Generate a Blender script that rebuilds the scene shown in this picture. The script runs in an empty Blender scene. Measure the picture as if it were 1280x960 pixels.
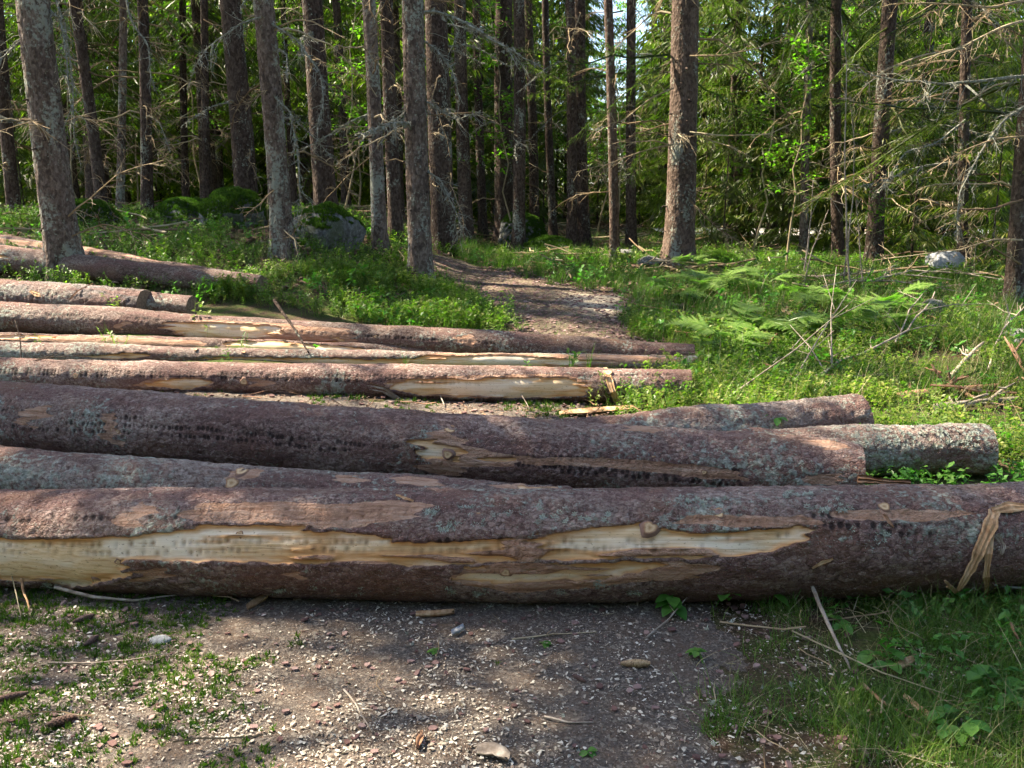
import bpy, math, random
import numpy as np
from mathutils import Vector, Matrix
random.seed(7)
RS = np.random.RandomState(11)
sc = bpy.context.scene
COL = sc.collection
R = math.radians

# ------------------------------------------------------------------ camera
CAMH, PITCH, F = 1.45, R(12.5), 1108.5
cam_d = bpy.data.cameras.new('camera')
cam = bpy.data.objects.new('camera', cam_d)
COL.objects.link(cam)
cam.location = (0, 0, CAMH)
cam.rotation_euler = (math.pi / 2 - PITCH, 0, 0)
cam_d.sensor_width = 36
cam_d.lens = 36 * F / 1280
cam_d.clip_start = 0.05
cam_d.clip_end = 2000
sc.camera = cam

# ------------------------------------------------------------------ sky, sun, exposure
SUN_AZ = R(-70)      # direction to the sun, from +Y towards +X
SUN_EL = R(50)
world = bpy.data.worlds.new('World')
sc.world = world
world.use_nodes = True
wn = world.node_tree
sky = wn.nodes.new('ShaderNodeTexSky')
sky.sky_type = 'NISHITA'
sky.sun_disc = False
sky.sun_elevation = SUN_EL
sky.sun_rotation = SUN_AZ
sky.dust_density = 1.5
sky.air_density = 0.9
bg = wn.nodes['Background']
bg.inputs[1].default_value = 0.09
wn.links.new(sky.outputs[0], bg.inputs[0])
sd_ = bpy.data.lights.new('sun', 'SUN')
sd_.energy = 5.0
sd_.angle = R(0.55)
sd_.color = (1.0, 0.89, 0.70)
sun = bpy.data.objects.new('sun', sd_)
COL.objects.link(sun)
sdir = Vector((math.sin(SUN_AZ) * math.cos(SUN_EL), math.cos(SUN_AZ) * math.cos(SUN_EL), math.sin(SUN_EL)))
sun.rotation_euler = (-sdir).to_track_quat('-Z', 'Y').to_euler()
sun.location = (0, 0, 30)
sc.view_settings.view_transform = 'Standard'
sc.view_settings.look = 'None'
sc.view_settings.gamma = 1
sc.view_settings.exposure = 2.4
sc.cycles.max_bounces = 6
sc.cycles.diffuse_bounces = 3
sc.cycles.transmission_bounces = 4
sc.cycles.glossy_bounces = 2
sc.cycles.use_denoising = True
sc.cycles.use_adaptive_sampling = True
sc.cycles.adaptive_threshold = 0.03
sc.cycles.denoising_prefilter = 'ACCURATE'
sc.cycles.sample_clamp_indirect = 6
sc.cycles.caustics_reflective = False
sc.cycles.caustics_refractive = False

# ------------------------------------------------------------------ numeric helpers
def hash3(i, j, k, s):
    n = (i * 374761393 + j * 668265263 + k * 2147483647 + s * 974634777) & 0xffffffff
    n = ((n ^ (n >> 13)) * 1274126177) & 0xffffffff
    n = ((n ^ (n >> 16)) * 2246822519) & 0xffffffff
    return ((n ^ (n >> 15)) & 0xffffff) / float(0xffffff)

def vnoise(x, y, z=0.0, s=0):
    x, y, z = np.broadcast_arrays(np.asarray(x, float), np.asarray(y, float), np.asarray(z, float))
    xi, yi, zi = np.floor(x).astype(np.int64), np.floor(y).astype(np.int64), np.floor(z).astype(np.int64)
    u, v, w = x - xi, y - yi, z - zi
    u, v, w = u*u*(3-2*u), v*v*(3-2*v), w*w*(3-2*w)
    r = 0
    for a in (0, 1):
        for b in (0, 1):
            for c in (0, 1):
                r = r + (u if a else 1-u)*(v if b else 1-v)*(w if c else 1-w)*hash3(xi+a, yi+b, zi+c, s)
    return r*2-1

def fbm(x, y, z=0.0, s=0, o=4):
    r, a, f = 0, 0.5, 1.0
    for i in range(o):
        r = r + a*vnoise(np.asarray(x)*f, np.asarray(y)*f, np.asarray(z)*f, s+i*17)
        a *= .5; f *= 2.03
    return r

def sstep(a, b, x):
    t = np.clip((np.asarray(x, float)-a)/(b-a), 0, 1)
    return t*t*(3-2*t)

def poly_sd(poly, x, y):
    """signed distance to a polygon, positive inside"""
    p = np.asarray(poly, float); x = np.asarray(x, float); y = np.asarray(y, float)
    d = np.full(x.shape, 1e9); ins = np.zeros(x.shape, bool)
    for i in range(len(p)):
        a, b = p[i], p[(i+1) % len(p)]
        e = b-a; wx, wy = x-a[0], y-a[1]
        t = np.clip((wx*e[0]+wy*e[1])/max(e@e, 1e-12), 0, 1)
        d = np.minimum(d, (wx-t*e[0])**2+(wy-t*e[1])**2)
        c = ((a[1] <= y) & (b[1] > y)) | ((b[1] <= y) & (a[1] > y))
        if abs(e[1]) > 1e-12:
            ins ^= c & (x < a[0]+(y-a[1])/e[1]*e[0])
    d = np.sqrt(d)
    return np.where(ins, d, -d)

# ------------------------------------------------------------------ terrain and pixels
def gz(x, y):
    x = np.asarray(x, float); y = np.asarray(y, float)
    b = 0.3*sstep(6, 13, y) + 0.012*np.clip(y-14, 0, 60)
    L = sstep(-0.35, -2.8, x)
    b = b + L*0.65*sstep(5.5, 12.5, y)*(1-.6*sstep(17, 26, y))
    b = b + 0.05*fbm(x*.45, y*.45, 0, 3, 3)*sstep(3.6, 7, y)*1.6
    b = b + 0.022*fbm(x*2.1, y*2.1, 0, 5, 3)*sstep(0.5, 8, y)
    b = b + 0.35*sstep(8, 20, np.abs(x))*fbm(x*.1, y*.1, 0, 9, 2)
    return b

def ray(px, py):
    cx, cy = (px-640)/F, (480-py)/F
    s, c = math.sin(PITCH), math.cos(PITCH)
    return np.array([cx, c+cy*s, -s+cy*c])
O = np.array([0, 0, CAMH])
def P(px, py, d):          # the point of that sight line d metres ahead
    r = ray(px, py)
    return O + r*(d/r[1])
def G(px, py, dmax=60.0):  # where that sight line meets the ground
    r = ray(px, py)
    ys = np.linspace(0.6, dmax, 4000)
    p = O[None] + r[None]*(ys/r[1])[:, None]
    h = p[:, 2]-gz(p[:, 0], p[:, 1])
    i = np.argmax(h < 0)
    if h[i] >= 0: i = len(ys)-1
    return p[i]
def on_ground(x, y, dz=0.0): return (float(x), float(y), float(gz(x, y))+dz)

# ------------------------------------------------------------------ mesh helpers
class MB:
    def __init__(s): s.v, s.f, s.n, s.a = [], [], 0, []
    def add(s, v, f, a=None):
        v = np.asarray(v, float); f = np.asarray(f, np.int64)
        s.v.append(v); s.f.append(f+s.n); s.n += len(v)
        s.a.append(np.full(len(v), random.random()) if a is None else np.broadcast_to(np.asarray(a, float), (len(v),)))
    def tube(s, pts, rad, k=6, cap=True, a=None):
        v, f = tube(pts, rad, k)
        if cap:
            n = len(pts)
            v = np.vstack([v, pts[-1:] if isinstance(pts, np.ndarray) else np.array(pts[-1:])])
            s.add(v, f, a)
            e = s.n-1; b = s.n-1-k
            s.f.append(np.array([[b+i, b+(i+1) % k, e] for i in range(k)]))
        else: s.add(v, f, a)
    def mesh(s, name, mats, smooth=True, attrs=None):
        V = np.vstack(s.v)
        me = np_mesh(name, V, s.f, mats, smooth)
        A = np.concatenate(s.a)
        set_attr(me, 'rnd', A)
        for k, arr in (attrs or {}).items(): set_attr(me, k, arr)
        return me

def np_mesh(name, V, flist, mats, smooth=True):
    me = bpy.data.meshes.new(name)
    if isinstance(flist, np.ndarray): flist = [flist]
    flist = [np.asarray(f) for f in flist if len(f)]
    tot = sum(f.size for f in flist); npoly = sum(len(f) for f in flist)
    me.vertices.add(len(V)); me.loops.add(tot); me.polygons.add(npoly)
    me.vertices.foreach_set('co', np.ascontiguousarray(V, np.float32).ravel())
    me.loops.foreach_set('vertex_index', np.concatenate([f.ravel() for f in flist]).astype(np.int32))
    lt = np.concatenate([np.full(len(f), f.shape[1]) for f in flist]).astype(np.int32)
    ls = np.concatenate([[0], np.cumsum(lt)[:-1]]).astype(np.int32)
    me.polygons.foreach_set('loop_start', ls)
    try: me.polygons.foreach_set('loop_total', lt)
    except Exception: pass
    me.polygons.foreach_set('use_smooth', np.full(npoly, bool(smooth)))
    for m in (mats if isinstance(mats, (list, tuple)) else [mats]): me.materials.append(m)
    me.update(calc_edges=True)
    return me

def set_attr(me, name, arr):
    at = me.attributes.new(name, 'FLOAT', 'POINT')
    at.data.foreach_set('value', np.ascontiguousarray(arr, np.float32))

def tube(pts, rad, k=6):
    pts = np.asarray(pts, float); n = len(pts)
    rad = np.broadcast_to(np.asarray(rad, float), (n,))
    t = np.gradient(pts, axis=0); t /= np.maximum(np.linalg.norm(t, axis=1, keepdims=True), 1e-9)
    up = np.array([0, 0, 1.]) if abs(t[0, 2]) < .9 else np.array([1., 0, 0])
    a = np.cross(t, up); a /= np.maximum(np.linalg.norm(a, axis=1, keepdims=True), 1e-9)
    b = np.cross(t, a)
    th = np.arange(k)*2*np.pi/k
    v = pts[:, None]+rad[:, None, None]*(a[:, None]*np.cos(th)[None, :, None]+b[:, None]*np.sin(th)[None, :, None])
    i = np.arange(n-1)[:, None]*k; j = np.arange(k)[None]
    j2 = (j+1) % k
    f = np.stack([i+j, i+j2, i+k+j2, i+k+j], -1).reshape(-1, 4)
    return v.reshape(-1, 3), f

def rotm(yaw, tilt, spin):
    def rz(a):
        c, s, o, z = np.cos(a), np.sin(a), np.ones_like(a), np.zeros_like(a)
        return np.stack([np.stack([c, -s, z], -1), np.stack([s, c, z], -1), np.stack([z, z, o], -1)], -2)
    def rx(a):
        c, s, o, z = np.cos(a), np.sin(a), np.ones_like(a), np.zeros_like(a)
        return np.stack([np.stack([o, z, z], -1), np.stack([z, c, -s], -1), np.stack([z, s, c], -1)], -2)
    return rz(yaw) @ rx(tilt) @ rz(spin)

def scatter(tv, tf, pos, rot, scale):
    """copies of one small template, baked: returns verts, faces, random value per vertex"""
    tv = np.asarray(tv, float); tf = np.asarray(tf)
    n, m = len(pos), len(tv)
    scale = np.asarray(scale, float)
    if scale.ndim == 1: scale = scale[:, None]
    v = np.einsum('nij,nmj->nmi', rot, tv[None]*np.reshape(scale, (n, 1, -1)))+pos[:, None]
    f = (tf[None]+(np.arange(n)*m)[:, None, None]).reshape(-1, tf.shape[1])
    r = np.repeat(RS.rand(n), m)
    return v.reshape(-1, 3), f, r

def obj(name, me, parent=None, loc=None, rot=None, scale=None, **props):
    o = bpy.data.objects.new(name, me)
    COL.objects.link(o)
    if parent is not None: o.parent = parent
    if loc is not None: o.location = loc
    if rot is not None: o.rotation_euler = rot
    if scale is not None: o.scale = scale if hasattr(scale, '__len__') else (scale,)*3
    for k, v in props.items(): o[k] = v
    return o
def thing(name, label, cat, loc=(0, 0, 0), rotz=0, group=None, me=None):
    o = obj(name, me, loc=loc, rot=(0, 0, rotz), label=label, category=cat)
    if group: o['group'] = group
    return o

# ------------------------------------------------------------------ material helpers
class NT:
    def __init__(s, name):
        s.m = bpy.data.materials.new(name); s.m.use_nodes = True
        s.t = s.m.node_tree; s.t.nodes.clear()
        s.out = s.t.nodes.new('ShaderNodeOutputMaterial')
    def nd(s, typ, **kw):
        n = s.t.nodes.new(typ)
        for k, v in kw.items(): setattr(n, k, v)
        return n
    def put(s, sock, v):
        if isinstance(v, bpy.types.NodeSocket): s.t.links.new(v, sock)
        elif hasattr(v, '__len__') and sock.type == 'RGBA' and len(v) == 3: sock.default_value = (*v, 1)
        else: sock.default_value = v
    def coord(s, which='Object'): return s.nd('ShaderNodeTexCoord').outputs[which]
    def attr(s, name, out='Fac'): return s.nd('ShaderNodeAttribute', attribute_name=name).outputs[out]
    def mapv(s, v, scale=(1, 1, 1), loc=(0, 0, 0)):
        n = s.nd('ShaderNodeMapping'); s.put(n.inputs[0], v)
        n.inputs['Scale'].default_value = scale; n.inputs['Location'].default_value = loc
        return n.outputs[0]
    def noise(s, v, scale=5, detail=4, rough=.6, dist=0):
        n = s.nd('ShaderNodeTexNoise'); s.put(n.inputs['Vector'], v)
        n.inputs['Scale'].default_value = scale; n.inputs['Detail'].default_value = detail
        n.inputs['Roughness'].default_value = rough; n.inputs['Distortion'].default_value = dist
        return n.outputs['Fac']
    def voro(s, v, scale=5, feature='F1', out='Distance', rnd=1):
        n = s.nd('ShaderNodeTexVoronoi', feature=feature); s.put(n.inputs['Vector'], v)
        n.inputs['Scale'].default_value = scale; n.inputs['Randomness'].default_value = rnd
        return n.outputs[out]
    def ramp(s, f, stops, interp='LINEAR'):
        n = s.nd('ShaderNodeValToRGB'); s.put(n.inputs[0], f)
        cr = n.color_ramp; cr.interpolation = interp
        while len(cr.elements) < len(stops): cr.elements.new(.5)
        for e, (p, c) in zip(cr.elements, stops):
            e.position = p
            e.color = (*c, 1) if hasattr(c, '__len__') else (c, c, c, 1)
        return n.outputs[0]
    def math(s, op, a, b=0.0, clamp=False):
        n = s.nd('ShaderNodeMath', operation=op, use_clamp=clamp)
        s.put(n.inputs[0], a); s.put(n.inputs[1], b)
        return n.outputs[0]
    def mix(s, f, a, b, mode='MIX'):
        n = s.nd('ShaderNodeMix', data_type='RGBA', blend_type=mode)
        s.put(n.inputs[0], f); s.put(n.inputs[6], a); s.put(n.inputs[7], b)
        return n.outputs[2]
    def bump(s, h, strength=.5, dist=.01):
        n = s.nd('ShaderNodeBump'); s.put(n.inputs['Height'], h)
        n.inputs['Strength'].default_value = strength; n.inputs['Distance'].default_value = dist
        return n.outputs[0]
    def objrnd(s): return s.nd('ShaderNodeObjectInfo').outputs['Random']
    def finish(s, col, rough=.8, spec=.25, normal=None, transl=None, tcol=None):
        p = s.nd('ShaderNodeBsdfPrincipled')
        s.put(p.inputs['Base Color'], col); s.put(p.inputs['Roughness'], rough)
        p.inputs['Specular IOR Level'].default_value = spec
        if normal is not None: s.put(p.inputs['Normal'], normal)
        o = p.outputs[0]
        if transl:
            t = s.nd('ShaderNodeBsdfTranslucent'); s.put(t.inputs[0], tcol if tcol is not None else col)
            mx = s.nd('ShaderNodeMixShader'); mx.inputs[0].default_value = transl
            s.t.links.new(o, mx.inputs[1]); s.t.links.new(t.outputs[0], mx.inputs[2]); o = mx.outputs[0]
        s.t.links.new(o, s.out.inputs[0])
        return s.m

def leaf_mat(name, cols, transl=.45, tboost=1.0, rough=.45, spec=.3):
    n = NT(name)
    r = n.attr('rnd')
    f = n.math('ADD', n.math('MULTIPLY', r, .75), n.math('MULTIPLY', n.objrnd(), .25))
    st = [(i/(len(cols)-1), c) for i, c in enumerate(cols)]
    c = n.ramp(f, st)
    tc = n.mix(1.0, c, (min(1, 1.25*tboost), 1.12*tboost, .55), 'MULTIPLY')
    return n.finish(c, rough, spec, transl=transl, tcol=tc)

def plain_mat(name, cols, scale=20, rough=.85, bump=.3, bdist=.004, stretch=(1, 1, 1), spec=.2, attr=False):
    n = NT(name)
    v = n.mapv(n.coord(), stretch)
    a = n.noise(v, scale, 5, .65)
    f = a
    if attr: f = n.math('ADD', n.math('MULTIPLY', a, .5), n.math('MULTIPLY', n.attr('rnd'), .5))
    lo, hi = .28, .72
    c = n.ramp(f, [(lo+(hi-lo)*i/(len(cols)-1), q) for i, q in enumerate(cols)])
    return n.finish(c, rough, spec, n.bump(a, bump, bdist))

# bark of felled logs; attributes: sd_wood, sd_inner (metres inside the scar), dent, lich
def log_mat(name, base=((.045, .024, .019), (.135, .074, .064), (.235, .152, .13), (.38, .285, .245)), lichen=-.35):
    n = NT(name)
    co = n.coord()
    v = n.mapv(co, (1, 1, 1))
    big = n.noise(v, 3.0, 4, .6)
    fine = n.noise(n.mapv(co, (.7, 1, 1)), 75, 6, .72)
    grit = n.voro(n.mapv(co, (.8, 1, 1)), 110, 'F1')
    f = n.math('ADD', n.math('MULTIPLY', fine, .75), n.math('MULTIPLY', big, .45))
    f = n.math('SUBTRACT', f, .1)
    pw = n.nd('ShaderNodeVectorMath', operation='ADD'); n.put(pw.inputs[0], n.mapv(co, (.75, 1, 1)))
    wv = n.nd('ShaderNodeTexNoise'); n.put(wv.inputs['Vector'], co); wv.inputs['Scale'].default_value = 55; wv.inputs['Detail'].default_value = 3
    wm_ = n.nd('ShaderNodeVectorMath', operation='SCALE'); n.put(wm_.inputs[0], wv.outputs['Color']); wm_.inputs['Scale'].default_value = .022
    n.put(pw.inputs[1], wm_.outputs[0])
    pl = n.nd('ShaderNodeTexVoronoi', feature='F1'); n.put(pl.inputs['Vector'], pw.outputs[0]); pl.inputs['Scale'].default_value = 62
    pe = n.voro(pw.outputs[0], 62, 'DISTANCE_TO_EDGE')
    pc = n.nd('ShaderNodeSeparateColor'); n.put(pc.inputs[0], pl.outputs['Color'])
    f = n.math('ADD', n.math('SUBTRACT', f, .13), n.math('MULTIPLY', pc.outputs[0], .26))
    bark = n.ramp(f, [(.20, base[0]), (.40, base[1]), (.56, base[2]), (.78, base[3])])
    bark = n.mix(n.ramp(pe, [(.0, .55), (.09, 0.)]), bark, base[0])
    sc1 = n.noise(n.mapv(co, (.45, 2.2, 2.2), (2, 5, 7)), 3.6, 6, .62)
    scm = n.ramp(sc1, [(.50, 0.), (.545, 1.)])
    scol = n.ramp(fine, [(.3, (.085, .042, .036)), (.55, (.165, .088, .074)), (.75, (.23, .145, .12))])
    bark = n.mix(n.math('MULTIPLY', scm, .8), bark, scol)
    dust = n.ramp(n.noise(n.mapv(co, (.5, 1.3, 1.3), (8, 2, 3)), 2.7, 5, .6), [(.52, 0.), (.62, .45)])
    bark = n.mix(n.math('MULTIPLY', dust, n.ramp(fine, [(.42, 0.), (.6, 1.)])), bark, (.42, .36, .30))
    streak = n.noise(n.mapv(co, (.35, 1.6, 1.6), (4, 8, 1)), 9, 5, .65)
    bark = n.mix(n.ramp(streak, [(.30, .55), (.46, 0.)]), bark, (.045, .028, .022))
    warm = n.noise(n.mapv(co, (.6, 1, 1), (3, 1, 2)), 5, 3, .6)
    bark = n.mix(n.ramp(warm, [(.5, 0.), (.7, .55)]), bark, (.17, .085, .05))
    specks = n.noise(n.mapv(co, (1, 1, 1), (7, 3, 1)), 190, 3, .6)
    bark = n.mix(n.ramp(specks, [(.62, 0.), (.69, .75)]), bark, (.46, .41, .35))
    # crusty lichen
    l1 = n.noise(n.mapv(co, (.8, 1, 1), (1, 9, 4)), 2.6, 3, .55)
    l2 = n.noise(n.mapv(co, (1, 1, 1), (5, 2, 8)), 38, 5, .68)
    lm = n.math('ADD', n.math('MULTIPLY', n.math('ADD', l1, n.attr('lich')), .55), n.math('MULTIPLY', l2, .62))
    lm = n.ramp(lm, [(.635-.06*lichen, 0.), (.70-.06*lichen, 1.)])
    lcol = n.ramp(n.noise(v, 60, 3, .6), [(.35, (.19, .205, .16)), (.65, (.43, .455, .385))])
    bark = n.mix(n.math('MULTIPLY', lm, .85), bark, lcol)
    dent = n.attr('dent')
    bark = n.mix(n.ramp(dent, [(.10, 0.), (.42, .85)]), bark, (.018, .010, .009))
    # inner bark
    si = n.attr('sd_inner')
    ng = n.noise(n.mapv(co, (2.5, 30, 30)), 2.2, 4, .6)
    inner = n.ramp(ng, [(.3, (.24, .12, .07)), (.5, (.40, .235, .155)), (.7, (.50, .34, .25))])
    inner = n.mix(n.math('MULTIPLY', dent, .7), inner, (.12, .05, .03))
    c = n.mix(n.ramp(n.math('ADD', n.math('MULTIPLY', si, 40), .5), [(.45, 0.), (.55, 1.)]), bark, inner)
    # bare wood: amber rim, cream inside, grain along the log
    sw = n.attr('sd_wood')
    gr = n.noise(n.mapv(co, (1.2, 45, 45)), 2.4, 5, .65)
    gr2 = n.noise(n.mapv(co, (1.0, 6, 6), (2, 0, 5)), 2.0, 3, .55)
    cream = n.ramp(gr, [(.25, (.48, .29, .14)), (.5, (.71, .51, .30)), (.75, (.80, .64, .43))])
    pale = n.mix(n.ramp(gr2, [(.44, 0.), (.55, .88)]), cream, n.mix(gr, (.72, .57, .40), (.88, .79, .66)))
    fib = n.noise(n.mapv(co, (.9, 70, 70), (5, 5, 5)), 2.0, 3, .6)
    pale = n.mix(n.ramp(fib, [(.60, 0.), (.68, .55)]), pale, (.40, .22, .09))
    fleck = n.noise(n.mapv(co, (.8, 1.6, 1.6), (9, 1, 1)), 85, 3, .6)
    pale = n.mix(n.ramp(fleck, [(.63, 0.), (.68, .6)]), pale, (.17, .09, .045))
    amber = n.ramp(gr, [(.3, (.46, .22, .08)), (.7, (.66, .40, .19))])
    depth = n.math('ADD', n.math('MULTIPLY', sw, 22), n.math('MULTIPLY', n.math('SUBTRACT', gr2, .5), .9))
    wood = n.mix(n.ramp(depth, [(.04, 0.), (.40, 1.)]), amber, pale)
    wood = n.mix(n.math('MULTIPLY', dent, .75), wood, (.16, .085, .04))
    wm = n.ramp(n.math('ADD', n.math('MULTIPLY', sw, 60), .5), [(.42, 0.), (.58, 1.)])
    c = n.mix(wm, c, wood)
    hb = n.math('ADD', n.math('MULTIPLY', fine, .7), n.math('MULTIPLY', grit, .5))
    hb = n.math('ADD', n.math('ADD', hb, n.math('MULTIPLY', lm, .35)), n.math('MULTIPLY', n.ramp(pe, [(.0, 0.), (.15, 1.)]), .45))
    h = n.mix(wm, hb, n.math('MULTIPLY', gr, .35))
    return n.finish(c, .82, .22, n.bump(h, .9, .008))

M = {}
M['log'] = log_mat('log_bark')
M['log_grey'] = log_mat('log_bark_weathered', ((.055, .035, .03), (.14, .092, .078), (.25, .19, .16), (.37, .31, .265)), .3)
M['log_red'] = log_mat('log_bark_reddish', ((.04, .022, .018), (.10, .058, .046), (.175, .118, .097), (.29, .22, .185)), -.3)
M['log_rough'] = log_mat('log_bark_dark', ((.03, .024, .022), (.075, .058, .054), (.13, .105, .10), (.21, .185, .18)), -.3)

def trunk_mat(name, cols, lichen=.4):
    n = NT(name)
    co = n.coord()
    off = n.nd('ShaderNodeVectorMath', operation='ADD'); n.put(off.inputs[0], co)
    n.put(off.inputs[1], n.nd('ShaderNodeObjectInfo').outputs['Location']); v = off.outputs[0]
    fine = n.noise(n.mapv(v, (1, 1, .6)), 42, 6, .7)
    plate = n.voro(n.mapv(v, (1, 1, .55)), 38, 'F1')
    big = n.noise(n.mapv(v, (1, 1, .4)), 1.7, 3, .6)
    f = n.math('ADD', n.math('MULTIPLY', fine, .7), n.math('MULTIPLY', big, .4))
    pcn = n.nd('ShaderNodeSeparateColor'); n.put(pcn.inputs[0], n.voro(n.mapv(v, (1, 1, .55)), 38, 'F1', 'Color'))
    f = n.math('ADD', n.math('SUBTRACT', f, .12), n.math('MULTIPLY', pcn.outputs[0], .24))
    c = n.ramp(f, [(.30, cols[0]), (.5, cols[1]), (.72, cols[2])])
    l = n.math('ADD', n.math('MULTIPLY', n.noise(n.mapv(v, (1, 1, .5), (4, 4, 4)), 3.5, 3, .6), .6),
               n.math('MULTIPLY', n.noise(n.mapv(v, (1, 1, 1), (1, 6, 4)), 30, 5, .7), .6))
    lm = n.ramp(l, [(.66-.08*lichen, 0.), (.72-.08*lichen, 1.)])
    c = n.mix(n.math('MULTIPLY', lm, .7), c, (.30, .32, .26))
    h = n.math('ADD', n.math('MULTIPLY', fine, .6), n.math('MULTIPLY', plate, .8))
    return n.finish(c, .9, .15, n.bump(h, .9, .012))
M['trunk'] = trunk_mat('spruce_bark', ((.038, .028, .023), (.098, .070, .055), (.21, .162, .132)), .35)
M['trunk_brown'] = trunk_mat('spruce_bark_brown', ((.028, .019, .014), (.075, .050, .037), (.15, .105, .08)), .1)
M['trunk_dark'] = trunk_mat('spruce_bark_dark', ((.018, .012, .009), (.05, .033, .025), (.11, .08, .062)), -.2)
M['dead'] = plain_mat('dead_twig', [(.12, .08, .045), (.26, .19, .11), (.38, .31, .20)], 14, .9, .2, attr=True)
M['dead_lichen'] = plain_mat('lichened_twig', [(.08, .065, .05), (.19, .185, .145), (.34, .355, .30)], 30, .95, .5)
M['stick'] = plain_mat('weathered_stick', [(.12, .085, .06), (.26, .21, .165), (.42, .37, .31)], 25, .85, .4)
M['stick_red'] = plain_mat('barked_stick', [(.10, .05, .03), (.24, .13, .075), (.34, .22, .15)], 25, .8, .4)
M['wood_strip'] = plain_mat('torn_bark', [(.19, .09, .04), (.42, .25, .13), (.62, .45, .29)], 9, .8, .5, stretch=(4, 4, .6))
M['needles'] = leaf_mat('spruce_needles', [(.03, .040, .010), (.062, .072, .014), (.12, .12, .02)], .38, 1.8)
M['needles_light'] = leaf_mat('spruce_needles_light', [(.06, .072, .012), (.12, .125, .018), (.22, .195, .028)], .46, 1.9)
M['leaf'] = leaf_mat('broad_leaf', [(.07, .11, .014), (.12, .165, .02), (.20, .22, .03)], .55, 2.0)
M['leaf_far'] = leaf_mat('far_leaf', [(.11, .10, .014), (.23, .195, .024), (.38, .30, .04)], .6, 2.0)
M['bilberry'] = leaf_mat('bilberry_leaf', [(.05, .095, .018), (.095, .15, .025), (.15, .19, .032), (.23, .23, .05)], .45, 1.6)
M['grass'] = leaf_mat('grass_blade', [(.04, .095, .016), (.075, .14, .022), (.14, .19, .032)], .42, 1.5)
M['grass_dry'] = leaf_mat('dry_grass', [(.20, .15, .08), (.33, .27, .16), (.45, .40, .27)], .3)
M['moss'] = leaf_mat('moss', [(.035, .07, .012), (.06, .11, .016), (.10, .15, .02)], .3, 1.3, .7, .1)
M['fern'] = leaf_mat('fern_leaf', [(.11, .20, .035), (.16, .25, .05), (.23, .30, .085)], .42, 1.5, .35, .5)
M['herb'] = leaf_mat('herb_leaf', [(.05, .15, .025), (.085, .20, .035), (.14, .25, .05)], .42, 1.6, .35)
M['flake'] = leaf_mat('wood_flake', [(.16, .11, .085), (.33, .27, .21), (.50, .45, .37), (.66, .62, .54)], .12, .9, .7)
M['barkbit'] = leaf_mat('bark_bit', [(.07, .035, .03), (.14, .075, .065), (.22, .14, .125), (.32, .23, .20)], .02, 1, .85)
M['needle_litter'] = leaf_mat('needle_litter', [(.06, .032, .02), (.13, .075, .045), (.22, .14, .09), (.30, .23, .16)], .02, 1, .8)
M['lichen_tuft'] = leaf_mat('lichen_tuft', [(.22, .24, .19), (.34, .37, .31), (.44, .47, .42)], .1, .9, .9, .05)
M['flake_fine'] = leaf_mat('fine_chip', [(.09, .06, .045), (.20, .15, .115), (.36, .30, .24), (.58, .53, .46)], .05, .9, .8)

# ================================================================== THE SETTING
PATH_PX = [(530, 318), (560, 322), (610, 335), (670, 350), (730, 362), (782, 372), (786, 390), (760, 400), (790, 420), (830, 446),
           (655, 442), (655, 425), (632, 405), (608, 386), (582, 364), (545, 342), (515, 330)]
PATH = np.array([G(*p)[:2] for p in PATH_PX])
SUN_SPOT = np.array([G(*p)[:2] for p in [(700, 366), (790, 370), (778, 392), (716, 392)]])  # outline of the sunny spot on the path
def path_sd(x, y):
    return poly_sd(PATH, x+.22*fbm(x*2.6, y*2.6, 0, 31, 4), y+.40*fbm(x*2.4, y*2.4, 0, 37, 4))
def track_sd(x, y):
    """foreground bare soil, positive inside"""
    n = .55*fbm(x*1.9, y*1.9, 0, 41, 3)+.35*fbm(x*7, y*7, 0, 43, 4)
    xr = np.interp(y, [-3, 1.6, 2.4, 3.0, 3.6, 4.6, 5.6, 6.6], [2.2, .70, .85, .62, .9, .75, .45, -.2])
    return np.minimum(xr-x+n, 6.2-y+n)

def axis(a, b, step, grow_lo, grow_hi):
    xs = list(np.arange(a, b+1e-6, step))
    s = step
    while xs[-1] < grow_hi: s *= 1.22; xs.append(xs[-1]+s)
    s = step; lo = []
    c = a
    while c > grow_lo: s *= 1.22; c -= s; lo.append(c)
    return np.array(lo[::-1]+xs)
gx = axis(-3.2, 4.2, .035, -500, 500)
gy1 = np.arange(1.2, 6.0, .03)
gy = np.concatenate([axis(1.2, 1.2, .05, -120, 1.1)[:-1], gy1, np.arange(6.0, 17, .07)])
s_, c_ = .07, gy[-1]
ext = []
while c_ < 900: s_ *= 1.15; c_ += s_; ext.append(c_)
gy = np.concatenate([gy, ext])
X, Y = np.meshgrid(gx, gy)
def fine_rel(x, y):
    near = np.clip(1-(y-5)/8, 0, 1)
    return (.010*fbm(x*9, y*9, 0, 51, 4)+.005*fbm(x*38, y*38, 0, 53, 2))*near*(np.abs(x) < 6)
Z = gz(X, Y)+fine_rel(X, Y)
nx, ny = len(gx), len(gy)
idx = np.arange(nx*ny).reshape(ny, nx)
gf = np.stack([idx[:-1, :-1], idx[:-1, 1:], idx[1:, 1:], idx[1:, :-1]], -1).reshape(-1, 4)

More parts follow.
